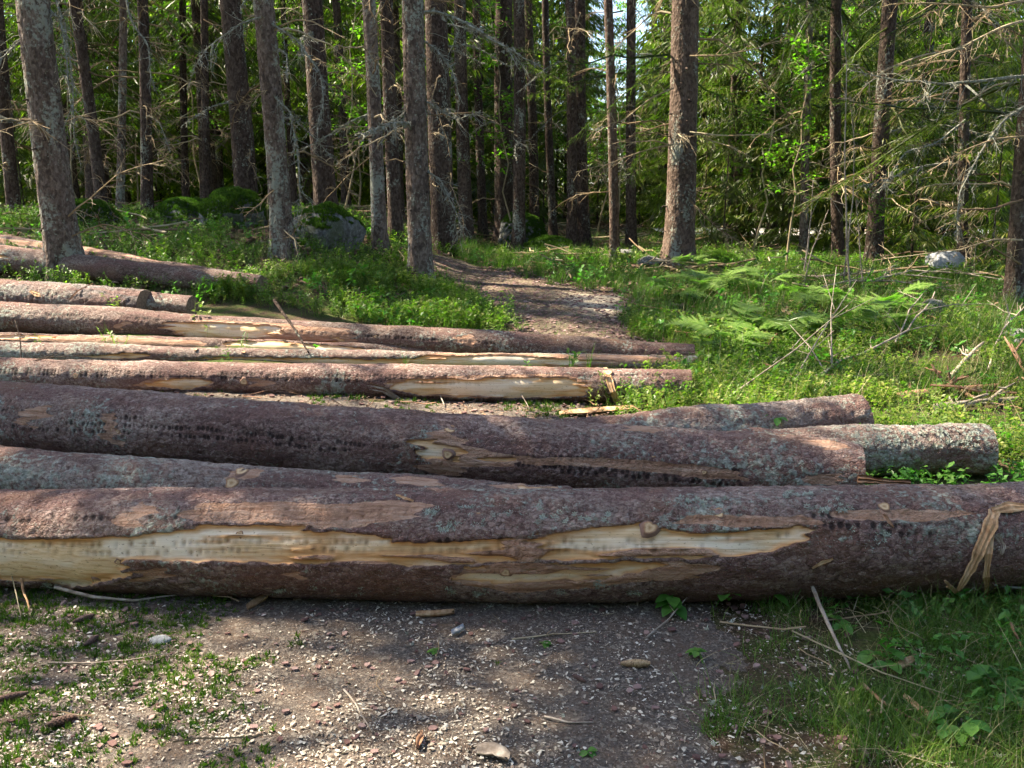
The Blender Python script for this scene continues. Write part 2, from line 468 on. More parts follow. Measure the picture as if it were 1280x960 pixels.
n = NT('forest_floor')
co = n.coord()
big = n.noise(co, .9, 4, .6); mid = n.noise(n.mapv(co, loc=(3, 3, 3)), 7, 5, .65); fine = n.noise(co, 60, 5, .7)
lit = n.ramp(fine, [(.3, (.028, .018, .012)), (.5, (.075, .048, .032)), (.7, (.15, .10, .068))])
mos = n.ramp(fine, [(.3, (.02, .035, .008)), (.55, (.055, .085, .016)), (.75, (.10, .12, .025))])
mk = n.math('ADD', n.math('MULTIPLY', big, .6), n.math('MULTIPLY', mid, .45))
c = n.mix(n.ramp(mk, [(.45, 0.), (.58, .85)]), lit, mos)
M['floor'] = n.finish(c, .95, .1, n.bump(n.math('ADD', fine, mid), .8, .02))

n = NT('trodden_soil')
co = n.coord()
mid = n.noise(co, 9, 5, .65); fine = n.noise(co, 120, 5, .7); vv = n.voro(co, 95, 'F1', 'Color')
c = n.ramp(fine, [(.28, (.042, .034, .029)), (.5, (.108, .088, .074)), (.68, (.225, .19, .16))])
c = n.mix(n.ramp(mid, [(.45, 0.), (.65, .5)]), c, (.12, .08, .055))
gr = n.nd('ShaderNodeSeparateColor'); n.put(gr.inputs[0], vv)
c = n.mix(n.ramp(gr.outputs[0], [(.86, 0.), (.9, .5)]), c, (.30, .26, .21))
M['soil'] = n.finish(c, .95, .1, n.bump(n.math('ADD', fine, n.math('MULTIPLY', mid, .7)), .9, .012))

n = NT('path_sand')
co = n.coord()
mid = n.noise(co, 5, 5, .65); fine = n.noise(co, 45, 5, .7)
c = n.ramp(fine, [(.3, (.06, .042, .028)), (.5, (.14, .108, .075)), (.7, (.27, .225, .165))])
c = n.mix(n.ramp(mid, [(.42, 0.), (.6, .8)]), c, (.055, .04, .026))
c = n.mix(n.math('MULTIPLY', n.attr('sunlit_sand'), .85), c, n.ramp(fine, [(.3, (.26, .21, .15)), (.7, (.50, .43, .34))]))  # paler tone painted into the path where the sun spot lies
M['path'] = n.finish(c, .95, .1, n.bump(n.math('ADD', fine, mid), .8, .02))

V = np.stack([X.ravel(), Y.ravel(), Z.ravel()], -1)
obj('ground', np_mesh('ground', V, gf, M['floor']), kind='structure')

def overlay(name, sdf, lift, mat):
    s = sdf(X, Y)
    zz = Z+lift*np.clip(s*6, -1.5, 1)
    m = (s > -.12)
    q = (m[:-1, :-1] & m[:-1, 1:] & m[1:, 1:] & m[1:, :-1]).ravel()
    ff = gf[q]
    u, inv = np.unique(ff, return_inverse=True)
    vv = np.stack([X.ravel()[u], Y.ravel()[u], zz.ravel()[u]], -1)
    return obj(name, np_mesh(name, vv, inv.reshape(-1, 4), mat), kind='structure')
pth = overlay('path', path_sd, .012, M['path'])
pv = np.empty(len(pth.data.vertices)*3); pth.data.vertices.foreach_get('co', pv); pv = pv.reshape(-1, 3)
set_attr(pth.data, 'sunlit_sand', sstep(-.15, .25, poly_sd(SUN_SPOT, pv[:, 0], pv[:, 1])+.3*fbm(pv[:, 0]*3, pv[:, 1]*3, 0, 181, 3)))
def tr2(x, y):
    return np.minimum(track_sd(x, y), np.minimum(x+7, y+2.5))
overlay('forest_track', tr2, .010, M['soil'])

# pale gravel strip built for unidentified pale glimpses beyond the trees on the right
n = NT('gravel'); co = n.coord(); fi = n.noise(co, 30, 4, .7)
M['gravel'] = n.finish(n.ramp(fi, [(.3, (.38, .36, .33)), (.7, (.62, .60, .57))]), .95, .1, n.bump(fi, .6, .02))
mb = MB()
rx = np.linspace(3.5, 40, 60); ryc = 21.5-.05*(rx-4)+.4*np.sin(rx*.2)
wv = np.linspace(-1.6, 1.6, 7)
vv = np.array([[x, y+w, float(gz(x, y+w))+.05-.03*(abs(w) > 1.2)] for x, y in zip(rx, ryc) for w in wv])
ii = np.arange(60*7).reshape(60, 7)
ff = np.stack([ii[:-1, :-1], ii[1:, :-1], ii[1:, 1:], ii[:-1, 1:]], -1).reshape(-1, 4)
obj('road', np_mesh('road', vv, ff, M['gravel']), kind='structure')

# ================================================================== THE LOGS
def solve_top(px, top, r):
    """axis point of a log of radius r lying on the ground whose upper edge shows at that pixel"""
    rt = ray(px, top); h = math.hypot(rt[0], rt[1]); at = math.atan2(-rt[2], h)
    g = 0.0; s = 4.0
    for _ in range(60):
        a = at+math.asin(min(.9, r/s))
        s2 = (CAMH-g-r)/math.sin(a); s = .5*s+.5*s2
        q = O+np.array([rt[0]/h*math.cos(a), rt[1]/h*math.cos(a), -math.sin(a)])*s
        g = .5*g+.5*float(gz(q[0], q[1]))
    return q, r
def solve_both(px, top, bot):
    def ang(py):
        q = ray(px, py); return math.atan2(-q[2], math.hypot(q[0], q[1]))
    at, ab = ang(top), ang(bot); a, de = (at+ab)/2, (ab-at)/2
    rt = ray(px, (top+bot)/2); h = math.hypot(rt[0], rt[1]); g = 0
    for _ in range(40):
        s = (CAMH-g)/(math.sin(a)+math.sin(de))
        q = O+np.array([rt[0]/h*math.cos(a), rt[1]/h*math.cos(a), -math.sin(a)])*s
        g = .5*g+.5*float(gz(q[0], q[1]))
    return q, s*math.sin(de)

class Log:
    def __init__(s, secs, ext_l=0, ext_r=0):
        pts, rad = [], []
        for e in secs:
            q, r = solve_both(*e[1:]) if e[0] == 'b' else solve_top(*e[1:])
            pts.append(q); rad.append(r)
        pts = np.array(pts); rad = np.array(rad)
        a, b = pts[0], pts[-1]
        ax = (b-a)/np.linalg.norm(b-a)
        yv = np.cross([0, 0, 1.], ax); yv /= np.linalg.norm(yv)
        zv = np.cross(ax, yv)
        s.R = np.stack([ax, yv, zv], 1); s.o = a
        loc = (pts-a) @ s.R
        s.ku = loc[:, 0]; s.kc = loc[:, 1:]; s.kr = rad
        s.u0, s.u1 = -ext_l, loc[-1, 0]+ext_r
        s.rnd = random.random()*50
    def sec(s, u):
        u = np.asarray(u, float)
        if len(s.ku) == 3:
            L = np.polyfit(s.ku, s.kc, 2)
            cy, cz = np.polyval(L[:, 0], u), np.polyval(L[:, 1], u)
            r = np.interp(u, s.ku, s.kr)
        else:
            cy, cz = 0*u, 0*u
            k = (s.kr[1]-s.kr[0])/(s.ku[1]-s.ku[0]); r = s.kr[0]+k*u
        return cy, cz, np.maximum(r, .03)
    def hit(s, px, py):
        """pixel -> (u, theta*r) on the surface"""
        o = (O-s.o) @ s.R; d = ray(px, py) @ s.R
        u = 0.5*(s.u0+s.u1)
        for _ in range(6):
            cy, cz, r = [float(q) for q in s.sec(u)]
            oy, oz = o[1]-cy, o[2]-cz
            A = d[1]**2+d[2]**2; B = oy*d[1]+oz*d[2]; C = oy*oy+oz*oz-r*r
            D = B*B-A*C
            t = (-B-math.sqrt(D))/A if D > 0 else -B/A
            u = o[0]+t*d[0]
        y, z = oy+t*d[1], oz+t*d[2]
        return u, math.atan2(z, -y)*r
    def world(s, u, v, lift=0.0):
        cy, cz, r = s.sec(u); th = v/r
        l = np.array([u, float(cy-(r+lift)*math.cos(th)), float(cz+(r+lift)*math.sin(th))])
        nrm = np.array([0, -math.cos(th), math.sin(th)])
        return s.o+s.R @ l, s.R @ nrm
    def build(s, label, res=.012, mat='log', wood=(), inner=(), dents=(), knots=(), lich=None, rough=1.0, name='felled_log', ends=True, lump=1.0, end_mat='cut'):
        th = [-math.pi]
        while th[-1] < math.pi-1e-6:
            t = th[-1]; st = res/max(s.kr.max(), .05)
            th.append(t+(st if -1.2 < t < 2.4 else st*2.6))
        th = np.array(th[:-1]); nt = len(th)
        u = np.arange(s.u0, s.u1+res, res); nu = len(u)
        cy, cz, r = s.sec(u)
        U, T = np.meshgrid(u, th, indexing='ij'); Rr = np.repeat(r[:, None], nt, 1); Vv = T*Rr
        sx, sy, sz = U, -np.cos(T)*Rr, np.sin(T)*Rr
        q = s.rnd
        wob = .022*lump*fbm(sx*1.3+q, sy*1.8, sz*1.8, 61, 3)+.010*lump*fbm(sx*6+q, sy*7, sz*7, 62, 3)
        rg = fbm(sx*22+q, sy*34, sz*34, 66, 3); bk = rough*(.0055*fbm(sx*34+q, sy*42, sz*42, 63, 4)+.0055*(.35-np.abs(rg)*2))
        nu_ = .16*fbm(sx*3+q, sy*42, sz*42, 64, 4); nv_ = .014*fbm(sx*5+q, sy*6, sz*6, 65, 3)+.010*fbm(sx*26+q, sy*26, sz*26, 69, 3)
        def field(polys):
            f = np.full(U.shape, -1.0); w_ = np.zeros(U.shape, int)
            for k_, p in enumerate(polys):
                pp = [s.hit(*w) for w in p]
                g_ = poly_sd(pp, U+nu_, Vv+nv_)
                w_[g_ > f] = k_; f = np.maximum(f, g_)
            return f, w_
        (sw, wi), (si, _) = field(wood), field(inner)
        isl = fbm(sx*4+q, sy*42, sz*42, 75, 2)
        ic = (.30-isl)*.07+.6*np.maximum(sw-.035, 0); si = np.where((ic < .004) & (sw > 0), np.maximum(si, .006-ic), si); sw = np.minimum(sw, ic)
        dn = np.zeros(U.shape); brk = sstep(-.38, .02, fbm(U*5+q, Vv*12, 0, 77, 3))
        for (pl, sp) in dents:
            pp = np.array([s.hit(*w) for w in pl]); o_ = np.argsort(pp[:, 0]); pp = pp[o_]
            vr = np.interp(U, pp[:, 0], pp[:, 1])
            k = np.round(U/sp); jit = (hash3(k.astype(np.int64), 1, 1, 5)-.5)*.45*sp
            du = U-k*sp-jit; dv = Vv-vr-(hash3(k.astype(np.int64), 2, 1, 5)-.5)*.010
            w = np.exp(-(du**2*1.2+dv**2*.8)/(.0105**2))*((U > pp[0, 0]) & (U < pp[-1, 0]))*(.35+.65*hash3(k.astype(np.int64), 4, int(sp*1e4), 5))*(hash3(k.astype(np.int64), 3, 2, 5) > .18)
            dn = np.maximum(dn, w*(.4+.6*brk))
        smw = sstep(-.006, .006, sw); smi = sstep(-.005, .005, si)
        rr = Rr+wob+bk*(1-.85*smw)*(1-.5*dn)*(1-.6*smi)+.008*(1-smw)-.008*smw-.003*smi*(1-smw)-.006*dn
        edge = np.exp(-(sw/.010)**2)*(1-smw)
        rr += edge*.010*sstep(-.1, .3, fbm(sx*22, sy*22, sz*22, 67, 3))
        lv = np.stack([U, cy[:, None]-np.cos(T)*rr, cz[:, None]+np.sin(T)*rr], -1).reshape(-1, 3)
        i = np.arange(nu-1)[:, None]*nt; j = np.arange(nt)[None]; j2 = (j+1) % nt
        f = np.stack([i+j, i+nt+j, i+nt+j2, i+j2], -1).reshape(-1, 4)
        lt = np.zeros(U.shape) if lich is None else lich(U, T)
        wsc = np.maximum(sw, -1).ravel()
        fw = wsc[f].mean(1) > 0
        root = thing(name, label, 'log', loc=tuple(s.o))
        root.rotation_euler = Matrix(s.R.tolist()).to_euler()
        def sub(mask, nm):
            if not mask.any(): return None
            uq, inv = np.unique(f[mask], return_inverse=True)
            me = np_mesh(nm, lv[uq], inv.reshape(-1, 4), M[mat])
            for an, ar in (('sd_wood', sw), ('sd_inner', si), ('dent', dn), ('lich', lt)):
                set_attr(me, an, np.clip(ar.ravel()[uq], -1, 1))
            return obj(nm, me, root)
        if fw.any():
            lb = np.arange(len(lv)); fs = f[fw]
            while True:
                m_ = lb[fs].min(1); old = lb.copy()
                np.minimum.at(lb, fs.ravel(), np.repeat(m_, 4)); lb = lb[lb]
                if (lb == old).all(): break
            fl_ = np.full(len(f), -1); fl_[fw] = lb[fs[:, 0]]
            ids, cn = np.unique(fl_[fw], return_counts=True)
            for i_, c_2 in zip(ids, cn):
                if c_2 > 30: sub(fl_ == i_, 'bare_wood')
                else: fw[fl_ == i_] = False
        s.bark = sub(~fw, 'bark')
        if ends:
            for e in (0, nu-1):
                ring = lv[e*nt:(e+1)*nt]; ctr = ring.mean(0)
                sg = -1 if e == 0 else 1
                rings = [ring]+[ctr+(ring-ctr)*k+np.array([sg*.004*(1-k)+.002*sg*math.sin(k*9), 0, 0]) for k in (.96, .7, .4, .1)]
                vv = np.vstack(rings+[ctr[None]+np.array([[sg*.004, 0, 0]])])
                fl = []
                for a in range(4):
                    jj = np.arange(nt); j3 = (jj+1) % nt
                    qd = np.stack([a*nt+jj, a*nt+j3, (a+1)*nt+j3, (a+1)*nt+jj], -1)
                    fl.append(qd[:, ::-1] if e == 0 else qd)
                jj = np.arange(nt); tri = np.stack([4*nt+jj, 4*nt+(jj+1) % nt, np.full(nt, 5*nt)], -1)
                fl.append(tri)
                me = np_mesh('cut_end', vv, fl, M[end_mat])
                set_attr(me, 'rad', np.concatenate([np.full(nt, 1.)]+[np.full(nt, k) for k in (.96, .7, .4, .1)]+[[0.]]))
                obj('cut_end', me, root)
        for k in knots:
            (kx, ky, kr) = k[:3]
            uu, v2 = s.hit(kx, ky)
            cy1, cz1, r1 = [float(t) for t in s.sec(uu)]; a = v2/r1
            nn = np.array([0, -math.cos(a), math.sin(a)]); t1 = np.array([1., 0, 0]); t2 = np.cross(nn, t1)
            c0 = np.array([uu, cy1-math.cos(a)*r1, cz1+math.sin(a)*r1])
            kr = kr*.85; prof = [(1.6, -1.1), (1.25, -.35), (1.0, .22), (.82, .16), (.45, .14), (.0, .10)]
            ang = np.arange(14)*2*np.pi/14
            vs = []; ra = []
            for (pr, ph) in prof:
                wob2 = 1+.13*np.sin(ang*3+kx)+.07*np.sin(ang*5+ky)
                vs.append(c0+kr*pr*((np.cos(ang)*1.15*wob2)[:, None]*t1+(np.sin(ang)*wob2)[:, None]*t2)+nn*kr*ph*.55+nn*.004); ra += [pr]*14
            vs = np.vstack(vs)
            ff = [[a2*14+b2, a2*14+(b2+1) % 14, (a2+1)*14+(b2+1) % 14, (a2+1)*14+b2] for a2 in range(5) for b2 in range(14)]
            me = np_mesh('knot', vs, np.array(ff), M['knot']); set_attr(me, 'rad', ra)
            obj('knot', me, s.bark)
        s.root = root
        return root
    def strip(s, name, pix, widths, mat='wood_strip', thick=.004, lift=None):
        """a torn strip of bark or wood lying against the log, along pixels"""
        q = [s.world(*s.hit(*p), lift=(.008 if lift is None else lift[i])) for i, p in enumerate(pix)]
        pts = np.array([a for a, b in q]); nr = np.array([b for a, b in q])
        k = 6*(len(pts)-1)+1; t = np.linspace(0, len(pts)-1, k); ti = np.arange(len(pts))
        pts = np.stack([np.interp(t, ti, pts[:, a]) for a in range(3)], 1); nr = np.stack([np.interp(t, ti, nr[:, a]) for a in range(3)], 1)
        w = np.interp(t, ti, widths)*(1.25+.7*fbm(t*3+pix[0][1], 3.3, 0, 71, 3))
        tg = np.gradient(pts, axis=0); tg /= np.linalg.norm(tg, axis=1, keepdims=True)
        sd = np.cross(tg, nr); sd /= np.linalg.norm(sd, axis=1, keepdims=True)
        pts = pts+sd*(.006*fbm(t*1.7, 8.1, 0, 72, 2))[:, None]+nr*(.006*np.abs(fbm(t*2.2, 1.1, 0, 73, 2)))[:, None]
        cs = [(-1, .5), (-.6, .05), (-.15, .45), (.3, -.05), (.75, .35), (1.05, .1), (.3, -.4), (-.5, -.3)]
        vs = np.stack([pts+sd*(w*a)[:, None]+nr*(b*thick*1.6) for a, b in cs], 1).reshape(-1, 3)
        m = len(cs); i = np.arange(k-1)[:, None]*m; j = np.arange(m)[None]; j2 = (j+1) % m
        f = np.stack([i+j, i+j2, i+m+j2, i+m+j], -1).reshape(-1, 4)
        vl = (vs-s.o) @ s.R
        caps = [np.array([list(range(m))[::-1]]), np.array([[(k-1)*m+z for z in range(m)]])]
        me = np_mesh(name, vl, [f]+caps, M[mat], False); set_attr(me, 'rnd', RS.rand(len(vl)))
        return obj(name, me, s.root)
    def lichens(s, n, fn, size=(.012, .028)):
        """small leafy lichen tufts standing on the bark, one part"""
        mb = MB()
        tv = []; tf = []
        for k in range(9):
            a = k*2*math.pi/9+.3*math.sin(k*5); l = .6+.4*math.sin(k*3.7)**2
            b = len(tv)
            tv += [(0, 0, .05), (math.cos(a-.3)*l*.6, math.sin(a-.3)*l*.6, .35), (math.cos(a)*l, math.sin(a)*l, .45+.2*math.sin(k*2)), (math.cos(a+.3)*l*.6, math.sin(a+.3)*l*.6, .25)]
            tf += [(b, b+1, b+2, b+3)]
        tv, tf = np.array(tv), np.array(tf)
        for _ in range(n):
            px, py = fn()
            uu, v2 = s.hit(px, py)
            cy1, cz1, r1 = [float(t) for t in s.sec(uu)]; a = v2/r1
            nn = np.array([0, -math.cos(a), math.sin(a)]); t1 = np.array([1., 0, 0]); t2 = np.cross(nn, t1)
            c0 = np.array([uu, cy1-math.cos(a)*r1, cz1+math.sin(a)*r1])+nn*.003
            z = random.uniform(*size)*.6; an = random.random()*7
            m3 = np.stack([t1*math.cos(an)+t2*math.sin(an), t2*math.cos(an)-t1*math.sin(an), nn], 1)
            mb.add(c0+(tv*z) @ m3.T, tf)
        me = mb.mesh('lichen', M['lichen_tuft'], False)
        return obj('lichen', me, s.bark, kind='stuff')

n = NT('cut_wood')
rd = n.attr('rad'); wv2 = n.math('SINE', n.math('MULTIPLY', rd, 75.0))
fi = n.noise(n.coord(), 60, 4, .7)
c = n.ramp(n.math('ADD', n.math('MULTIPLY', wv2, .12), fi), [(.3, (.42, .28, .14)), (.6, (.64, .48, .28)), (.8, (.74, .60, .40))])
c = n.mix(n.ramp(rd, [(.95, 0.), (.97, 1.)]), c, (.10, .06, .045))
M['cut'] = n.finish(c, .85, .2, n.bump(fi, .3, .003))
n = NT('old_cut_wood')
fi = n.noise(n.coord(), 60, 4, .7)
M['cut_old'] = n.finish(n.ramp(fi, [(.3, (.07, .05, .035)), (.7, (.26, .19, .13))]), .9, .1, n.bump(fi, .5, .004))
n = NT('knot_wood')
rd = n.math('MULTIPLY', n.attr('rad'), .5)
fi = n.noise(n.coord(), 90, 4, .7)
c = n.ramp(n.math('ADD', rd, n.math('MULTIPLY', n.math('SUBTRACT', fi, .5), .35)), [(.05, (.36, .22, .11)), (.3, (.58, .42, .25)), (.43, (.36, .21, .11)), (.55, (.22, .125, .09)), (.75, (.21, .135, .11))])
M['knot'] = n.finish(c, .85, .2, n.bump(fi, .6, .004))

rnd = random.uniform
LOGS = {}
L1 = Log([('b', 0, 614, 730), ('b', 640, 613, 749), ('b', 1280, 603, 738)], .8, .9)
L1.build('frontmost felled spruce log with a long cream bare wood stripe along its side', .0072,
    wood=[[(-60, 678), (0, 673), (90, 673), (200, 668), (270, 659), (375, 658), (382, 664), (470, 668), (478, 675), (560, 676), (640, 671), (700, 664), (790, 656), (815, 652), (822, 664), (860, 668),
           (960, 658), (1018, 664), (1005, 674), (950, 690), (900, 697), (800, 699), (700, 701), (640, 702), (520, 706), (440, 703), (330, 702), (170, 698), (160, 706), (130, 724), (90, 733), (40, 726), (-60, 722)],
          [(575, 708), (640, 704), (740, 706), (810, 703), (826, 708), (818, 718), (780, 722), (700, 726), (620, 730), (560, 722)]],
    inner=[[(130, 662), (150, 640), (185, 630), (180, 656)], [(228, 648), (262, 634), (300, 632), (400, 632), (440, 630), (500, 628), (516, 634), (510, 648), (480, 655), (420, 662), (330, 656), (260, 655)],
           [(840, 655), (870, 646), (960, 644), (1010, 648), (1000, 657), (900, 658)],
           [(150, 724), (160, 712), (210, 706), (204, 716), (170, 724)], [(352, 716), (380, 710), (388, 716), (370, 722)],
           [(545, 716), (600, 706), (860, 702), (880, 710), (850, 722), (760, 732), (640, 738), (580, 730)],
           [(1015, 640), (1180, 636), (1240, 640), (1180, 650), (1060, 652)]],
    dents=[([(0, 650), (260, 649), (520, 646)], .030), ([(225, 640), (520, 637)], .030), ([(0, 682), (330, 676), (820, 676)], .027), ([(0, 692), (400, 687), (820, 688)], .029), ([(480, 690), (880, 684)], .033),
           ([(840, 652), (1015, 651)], .026), ([(1010, 645), (1260, 642)], .028), ([(1020, 658), (1260, 655)], .028), ([(880, 672), (1010, 668)], .035), ([(1100, 668), (1220, 664)], .024)],
    knots=[(148, 702, .009), (121, 725, .014), (300, 668, .012), (812, 660, .024), (735, 625, .010), (600, 640, .014), (897, 642, .022), (1105, 634, .02), (632, 715, .016)],
    lich=lambda U, T: .10*np.exp(-((U-1.9)/.9)**2)*(T > .35)+.10*np.exp(-((U-3.1)/.6)**2)*(T > .3)-.05)
L1.strip('torn_bark_strip', [(1244, 632), (1236, 655), (1218, 690), (1203, 712), (1192, 727)], [.012, .018, .014, .012, .005], lift=[.004, .014, .022, .030, .036])
L1.strip('torn_bark_strip', [(1238, 650), (1231, 690), (1228, 715), (1228, 738)], [.012, .009, .008, .004], lift=[.01, .02, .026, .032])
L1.strip('torn_bark_strip', [(1180, 724), (1192, 730), (1176, 718)], [.004, .006, .003], lift=[.03, .034, .03])
L1.strip('torn_bark_strip', [(1243, 668), (1252, 682), (1250, 692)], [.006, .006, .003], 'stick')
L1.strip('splinter', [(1240, 640), (1262, 636), (1290, 636)], [.012, .014, .01], lift=[.006, .01, .008])
L1.strip('splinter', [(1014, 708), (1028, 702), (1040, 697)], [.003, .006, .003])
L1.strip('splinter', [(495, 621), (506, 626), (517, 629)], [.003, .005, .002])
L1.strip('splinter', [(1104, 644), (1110, 654), (1116, 660)], [.003, .005, .002], 'stick_red')
def lf1():
    c = random.choice([(62, 730), (205, 731), (250, 731), (280, 732), (345, 737), (352, 735), (420, 734), (452, 738), (497, 740), (525, 734), (540, 735), (560, 736), (596, 740), (700, 738), (752, 730), (790, 738), (235, 731), (395, 730)])
    return c[0]+random.gauss(0, 6), c[1]+random.gauss(0, 2.2)
def lf1b():
    c = random.choice([(665, 640), (690, 650), (745, 648), (640, 636), (860, 628), (880, 626), (1035, 638), (1045, 634), (985, 622), (1090, 672), (1075, 678), (1000, 620), (590, 640), (560, 660), (600, 652), (605, 655), (540, 640)])
    return c[0]+random.gauss(0, 13), c[1]+random.gauss(0, 4)
def both():
    return lf1() if random.random() < .5 else lf1b()
L1.lichens(430, both)

L1b = Log([('t', 0, 562, .125), ('t', 740, 614, .10)], .9, .25)
L1b.build('slim knotty log wedged between the frontmost log and the thick one behind', .010,
    wood=[[(640, 607), (670, 604), (745, 609), (780, 614), (700, 616), (660, 614)]],
    inner=[[(412, 604), (420, 594), (445, 597), (452, 604)], [(480, 606), (484, 600), (540, 602), (560, 605), (520, 610)], [(285, 600), (290, 588), (318, 586), (325, 598)], [(625, 612), (640, 604), (700, 606), (780, 611), (700, 620), (650, 618)]],
    knots=[(4, 599, .034), (178, 601, .022), (290, 604, .030), (302, 590, .028), (92, 596, .014)], mat='log_grey')
L2 = Log([('b', 0, 478, 566), ('b', 780, 534, 620)], 1.0, 0)
uR = L2.hit(1086, 580)[0]
L2.u1 = uR-.02
L2.build('thick purple-brown log, second row, with a squared pale scar at its middle', .0078,
    wood=[[(518, 552), (550, 550), (562, 560), (572, 568), (555, 573), (520, 571)], [(555, 572), (640, 574), (636, 579), (560, 577)]],
    inner=[[(516, 553), (535, 546), (558, 538), (578, 552), (600, 566), (650, 572), (640, 584), (585, 584), (580, 594), (556, 594), (535, 588), (530, 575)],
           [(640, 570), (720, 574), (800, 576), (870, 582), (925, 588), (928, 600), (860, 596), (760, 586), (650, 580)],
           [(1005, 602), (1015, 592), (1050, 592), (1046, 606)], [(133, 545), (142, 518), (156, 517), (152, 540), (160, 555), (142, 558)], [(24, 512), (50, 507), (55, 520), (30, 535), (24, 530)],
           [(785, 540), (800, 534), (835, 538), (825, 545)], [(1000, 552), (1050, 556), (1080, 562), (1030, 566)]],
    dents=[([(0, 524), (250, 536), (520, 562)], .024), ([(0, 532), (250, 546), (520, 571)], .026), ([(640, 578), (930, 600)], .024), ([(640, 568), (930, 588)], .026), ([(700, 588), (930, 606)], .03), ([(0, 512), (180, 524)], .03)],
    knots=[(563, 537, .026), (815, 567, .022), (145, 538, .03), (808, 536, .024), (560, 568, .022), (880, 590, .012)], mat='log',
    lich=lambda U, T: .05*np.exp(-((U-4.0)/1.)**2))
L2.strip('splinter', [(898, 609), (908, 614), (915, 617)], [.002, .004, .002], 'stick')
L2.strip('broken_limb', [(1072, 598), (1088, 600), (1110, 602), (1136, 604)], [.016, .012, .012, .010], 'stick_red', .012, [.004, .012, .02, .03])
L3 = Log([('t', 760, 520, .135), ('t', 1060, 497, .14)], .55, .07)
L3.build('dusty short log lying crosswise behind the thick second row log', .011, mat='log_grey', rough=1.5, lump=1.3)
L4 = Log([('t', 900, 537, .115), ('t', 1200, 529, .133)], .25, .14)
L4.build('lichen covered log end poking out on the right beside green sprigs', .010, mat='log_grey', rough=1.3, lump=1.6,
    lich=lambda U, T: .12*sstep(.6, 1.2, U))
def lf4():
    return random.uniform(1080, 1225), random.uniform(533, 560)
L4.lichens(170, lf4)
L7 = Log([('b', 0, 449, 489), ('b', 600, 458, 500)], .9, 0)
L7.u1 = L7.hit(862, 462)[0]
L7.build('long log of the rear pile, its lower right side bared to yellow wood', .011, mat='log',
    wood=[[(478, 482), (520, 474), (640, 472), (705, 471), (738, 484), (728, 495), (640, 497), (560, 496), (520, 494)], [(180, 480), (215, 474), (250, 474), (262, 482), (235, 488)]],
    inner=[[(470, 484), (500, 474), (560, 470), (715, 468), (742, 484)], [(160, 482), (200, 473), (255, 472), (268, 484)], [(300, 474), (330, 470), (338, 482), (310, 484)]],
    dents=[([(0, 462), (400, 469), (600, 472)], .028), ([(0, 466), (400, 475), (600, 480)], .028), ([(480, 474), (740, 470)], .026), ([(740, 468), (840, 468)], .026)],
    knots=[(305, 477, .025), (95, 470, .02), (760, 466, .03)], rough=.8)
L7.strip('torn_bark_strip', [(757, 456), (760, 472), (766, 488), (774, 503)], [.012, .014, .018, .014], lift=[.004, .012, .03, .05])
L7.strip('broken_limb', [(455, 481), (480, 486), (508, 496), (538, 511)], [.02, .022, .016, .008], 'stick', .016, [.0, .01, .05, .10])
L6 = Log([('t', 0, 429, .085), ('t', 860, 446, .052)], .9, .06)
L6.build('slim grey log of the rear pile with a yellow bared edge along its front', .012, mat='log_grey', rough=.7,
    wood=[[(230, 448), (300, 446), (400, 448), (520, 449), (530, 445), (600, 443), (700, 448), (760, 452), (740, 458), (600, 460), (400, 459), (300, 454)], [(100, 446), (150, 442), (190, 445), (160, 449)]],
    inner=[[(520, 450), (560, 440), (640, 442), (800, 446), (850, 450), (760, 458), (600, 462)]],
    knots=[(147, 438, .014), (187, 437, .012), (305, 440, .014), (50, 441, .012), (245, 437, .012)])
L6b = Log([('t', 0, 415, .07), ('t', 520, 434, .05)], .9, .6)
L6b.build('thin pale peeled log half hidden under the uppermost rear log', .014, mat='log_red', rough=.7,
    wood=[[(-20, 420), (60, 418), (80, 422), (0, 424)], [(270, 430), (330, 428), (440, 434), (470, 438), (360, 440), (290, 436)]],
    inner=[[(-60, 416), (150, 422), (260, 428), (250, 434), (60, 428), (-60, 424)]])
L5 = Log([('b', 0, 377, 414), ('b', 400, 402, 434)], .9, 0)
L5.u1 = L5.hit(868, 444)[0]
L5.build('uppermost log of the rear pile, tapering to the right, with a flaky white scar', .011, mat='log_red',
    wood=[[(205, 404), (250, 403), (300, 404), (350, 408), (352, 420), (320, 424), (240, 422), (215, 416)], [(412, 424), (424, 421), (428, 427), (416, 430)]],
    inner=[[(200, 405), (260, 399), (360, 405), (440, 412), (444, 428), (400, 432), (300, 427), (230, 424)], [(560, 424), (575, 418), (600, 424), (590, 434)], [(148, 408), (152, 402), (164, 402), (162, 412)]],
    dents=[([(0, 389), (200, 400)], .026), ([(360, 414), (640, 430)], .026)],
    knots=[(174, 396, .025), (155, 409, .02), (35, 381, .016), (470, 421, .014)], rough=.8)
L8 = Log([('t', 0, 350, .14), ('t', 165, 362, .13)], .9, .12)
L8.build('rough dark barked log with a clean cut end beside green shrubs, left', .014, mat='log_rough', rough=1.9, end_mat='cut_old')
L8.strip('splinter', [(38, 364), (46, 368), (54, 370)], [.01, .018, .008])
L8.strip('torn_bark_strip', [(85, 378), (100, 366), (116, 358)], [.006, .008, .004], 'stick_red', lift=[.01, .03, .03])
L8b = Log([('t', 186, 366, .105), ('t', 238, 370, .10)], .5, .0)
L8b.build('short reddish log end showing just past the dark cut log', .014, mat='log_red', rough=.8, end_mat='cut_old')
L9 = Log([('t', 0, 308, .14), ('t', 240, 335, .10)], 1.2, .45)
L9.build('far reddish log running behind the large left trunk', .02, mat='log_red', rough=.8, end_mat='cut_old',
    wood=[[(-30, 318), (20, 319), (34, 322), (0, 322), (-30, 322)]])
L9b = Log([('t', 0, 294, .11), ('t', 200, 325, .09)], 1.2, 1.3)
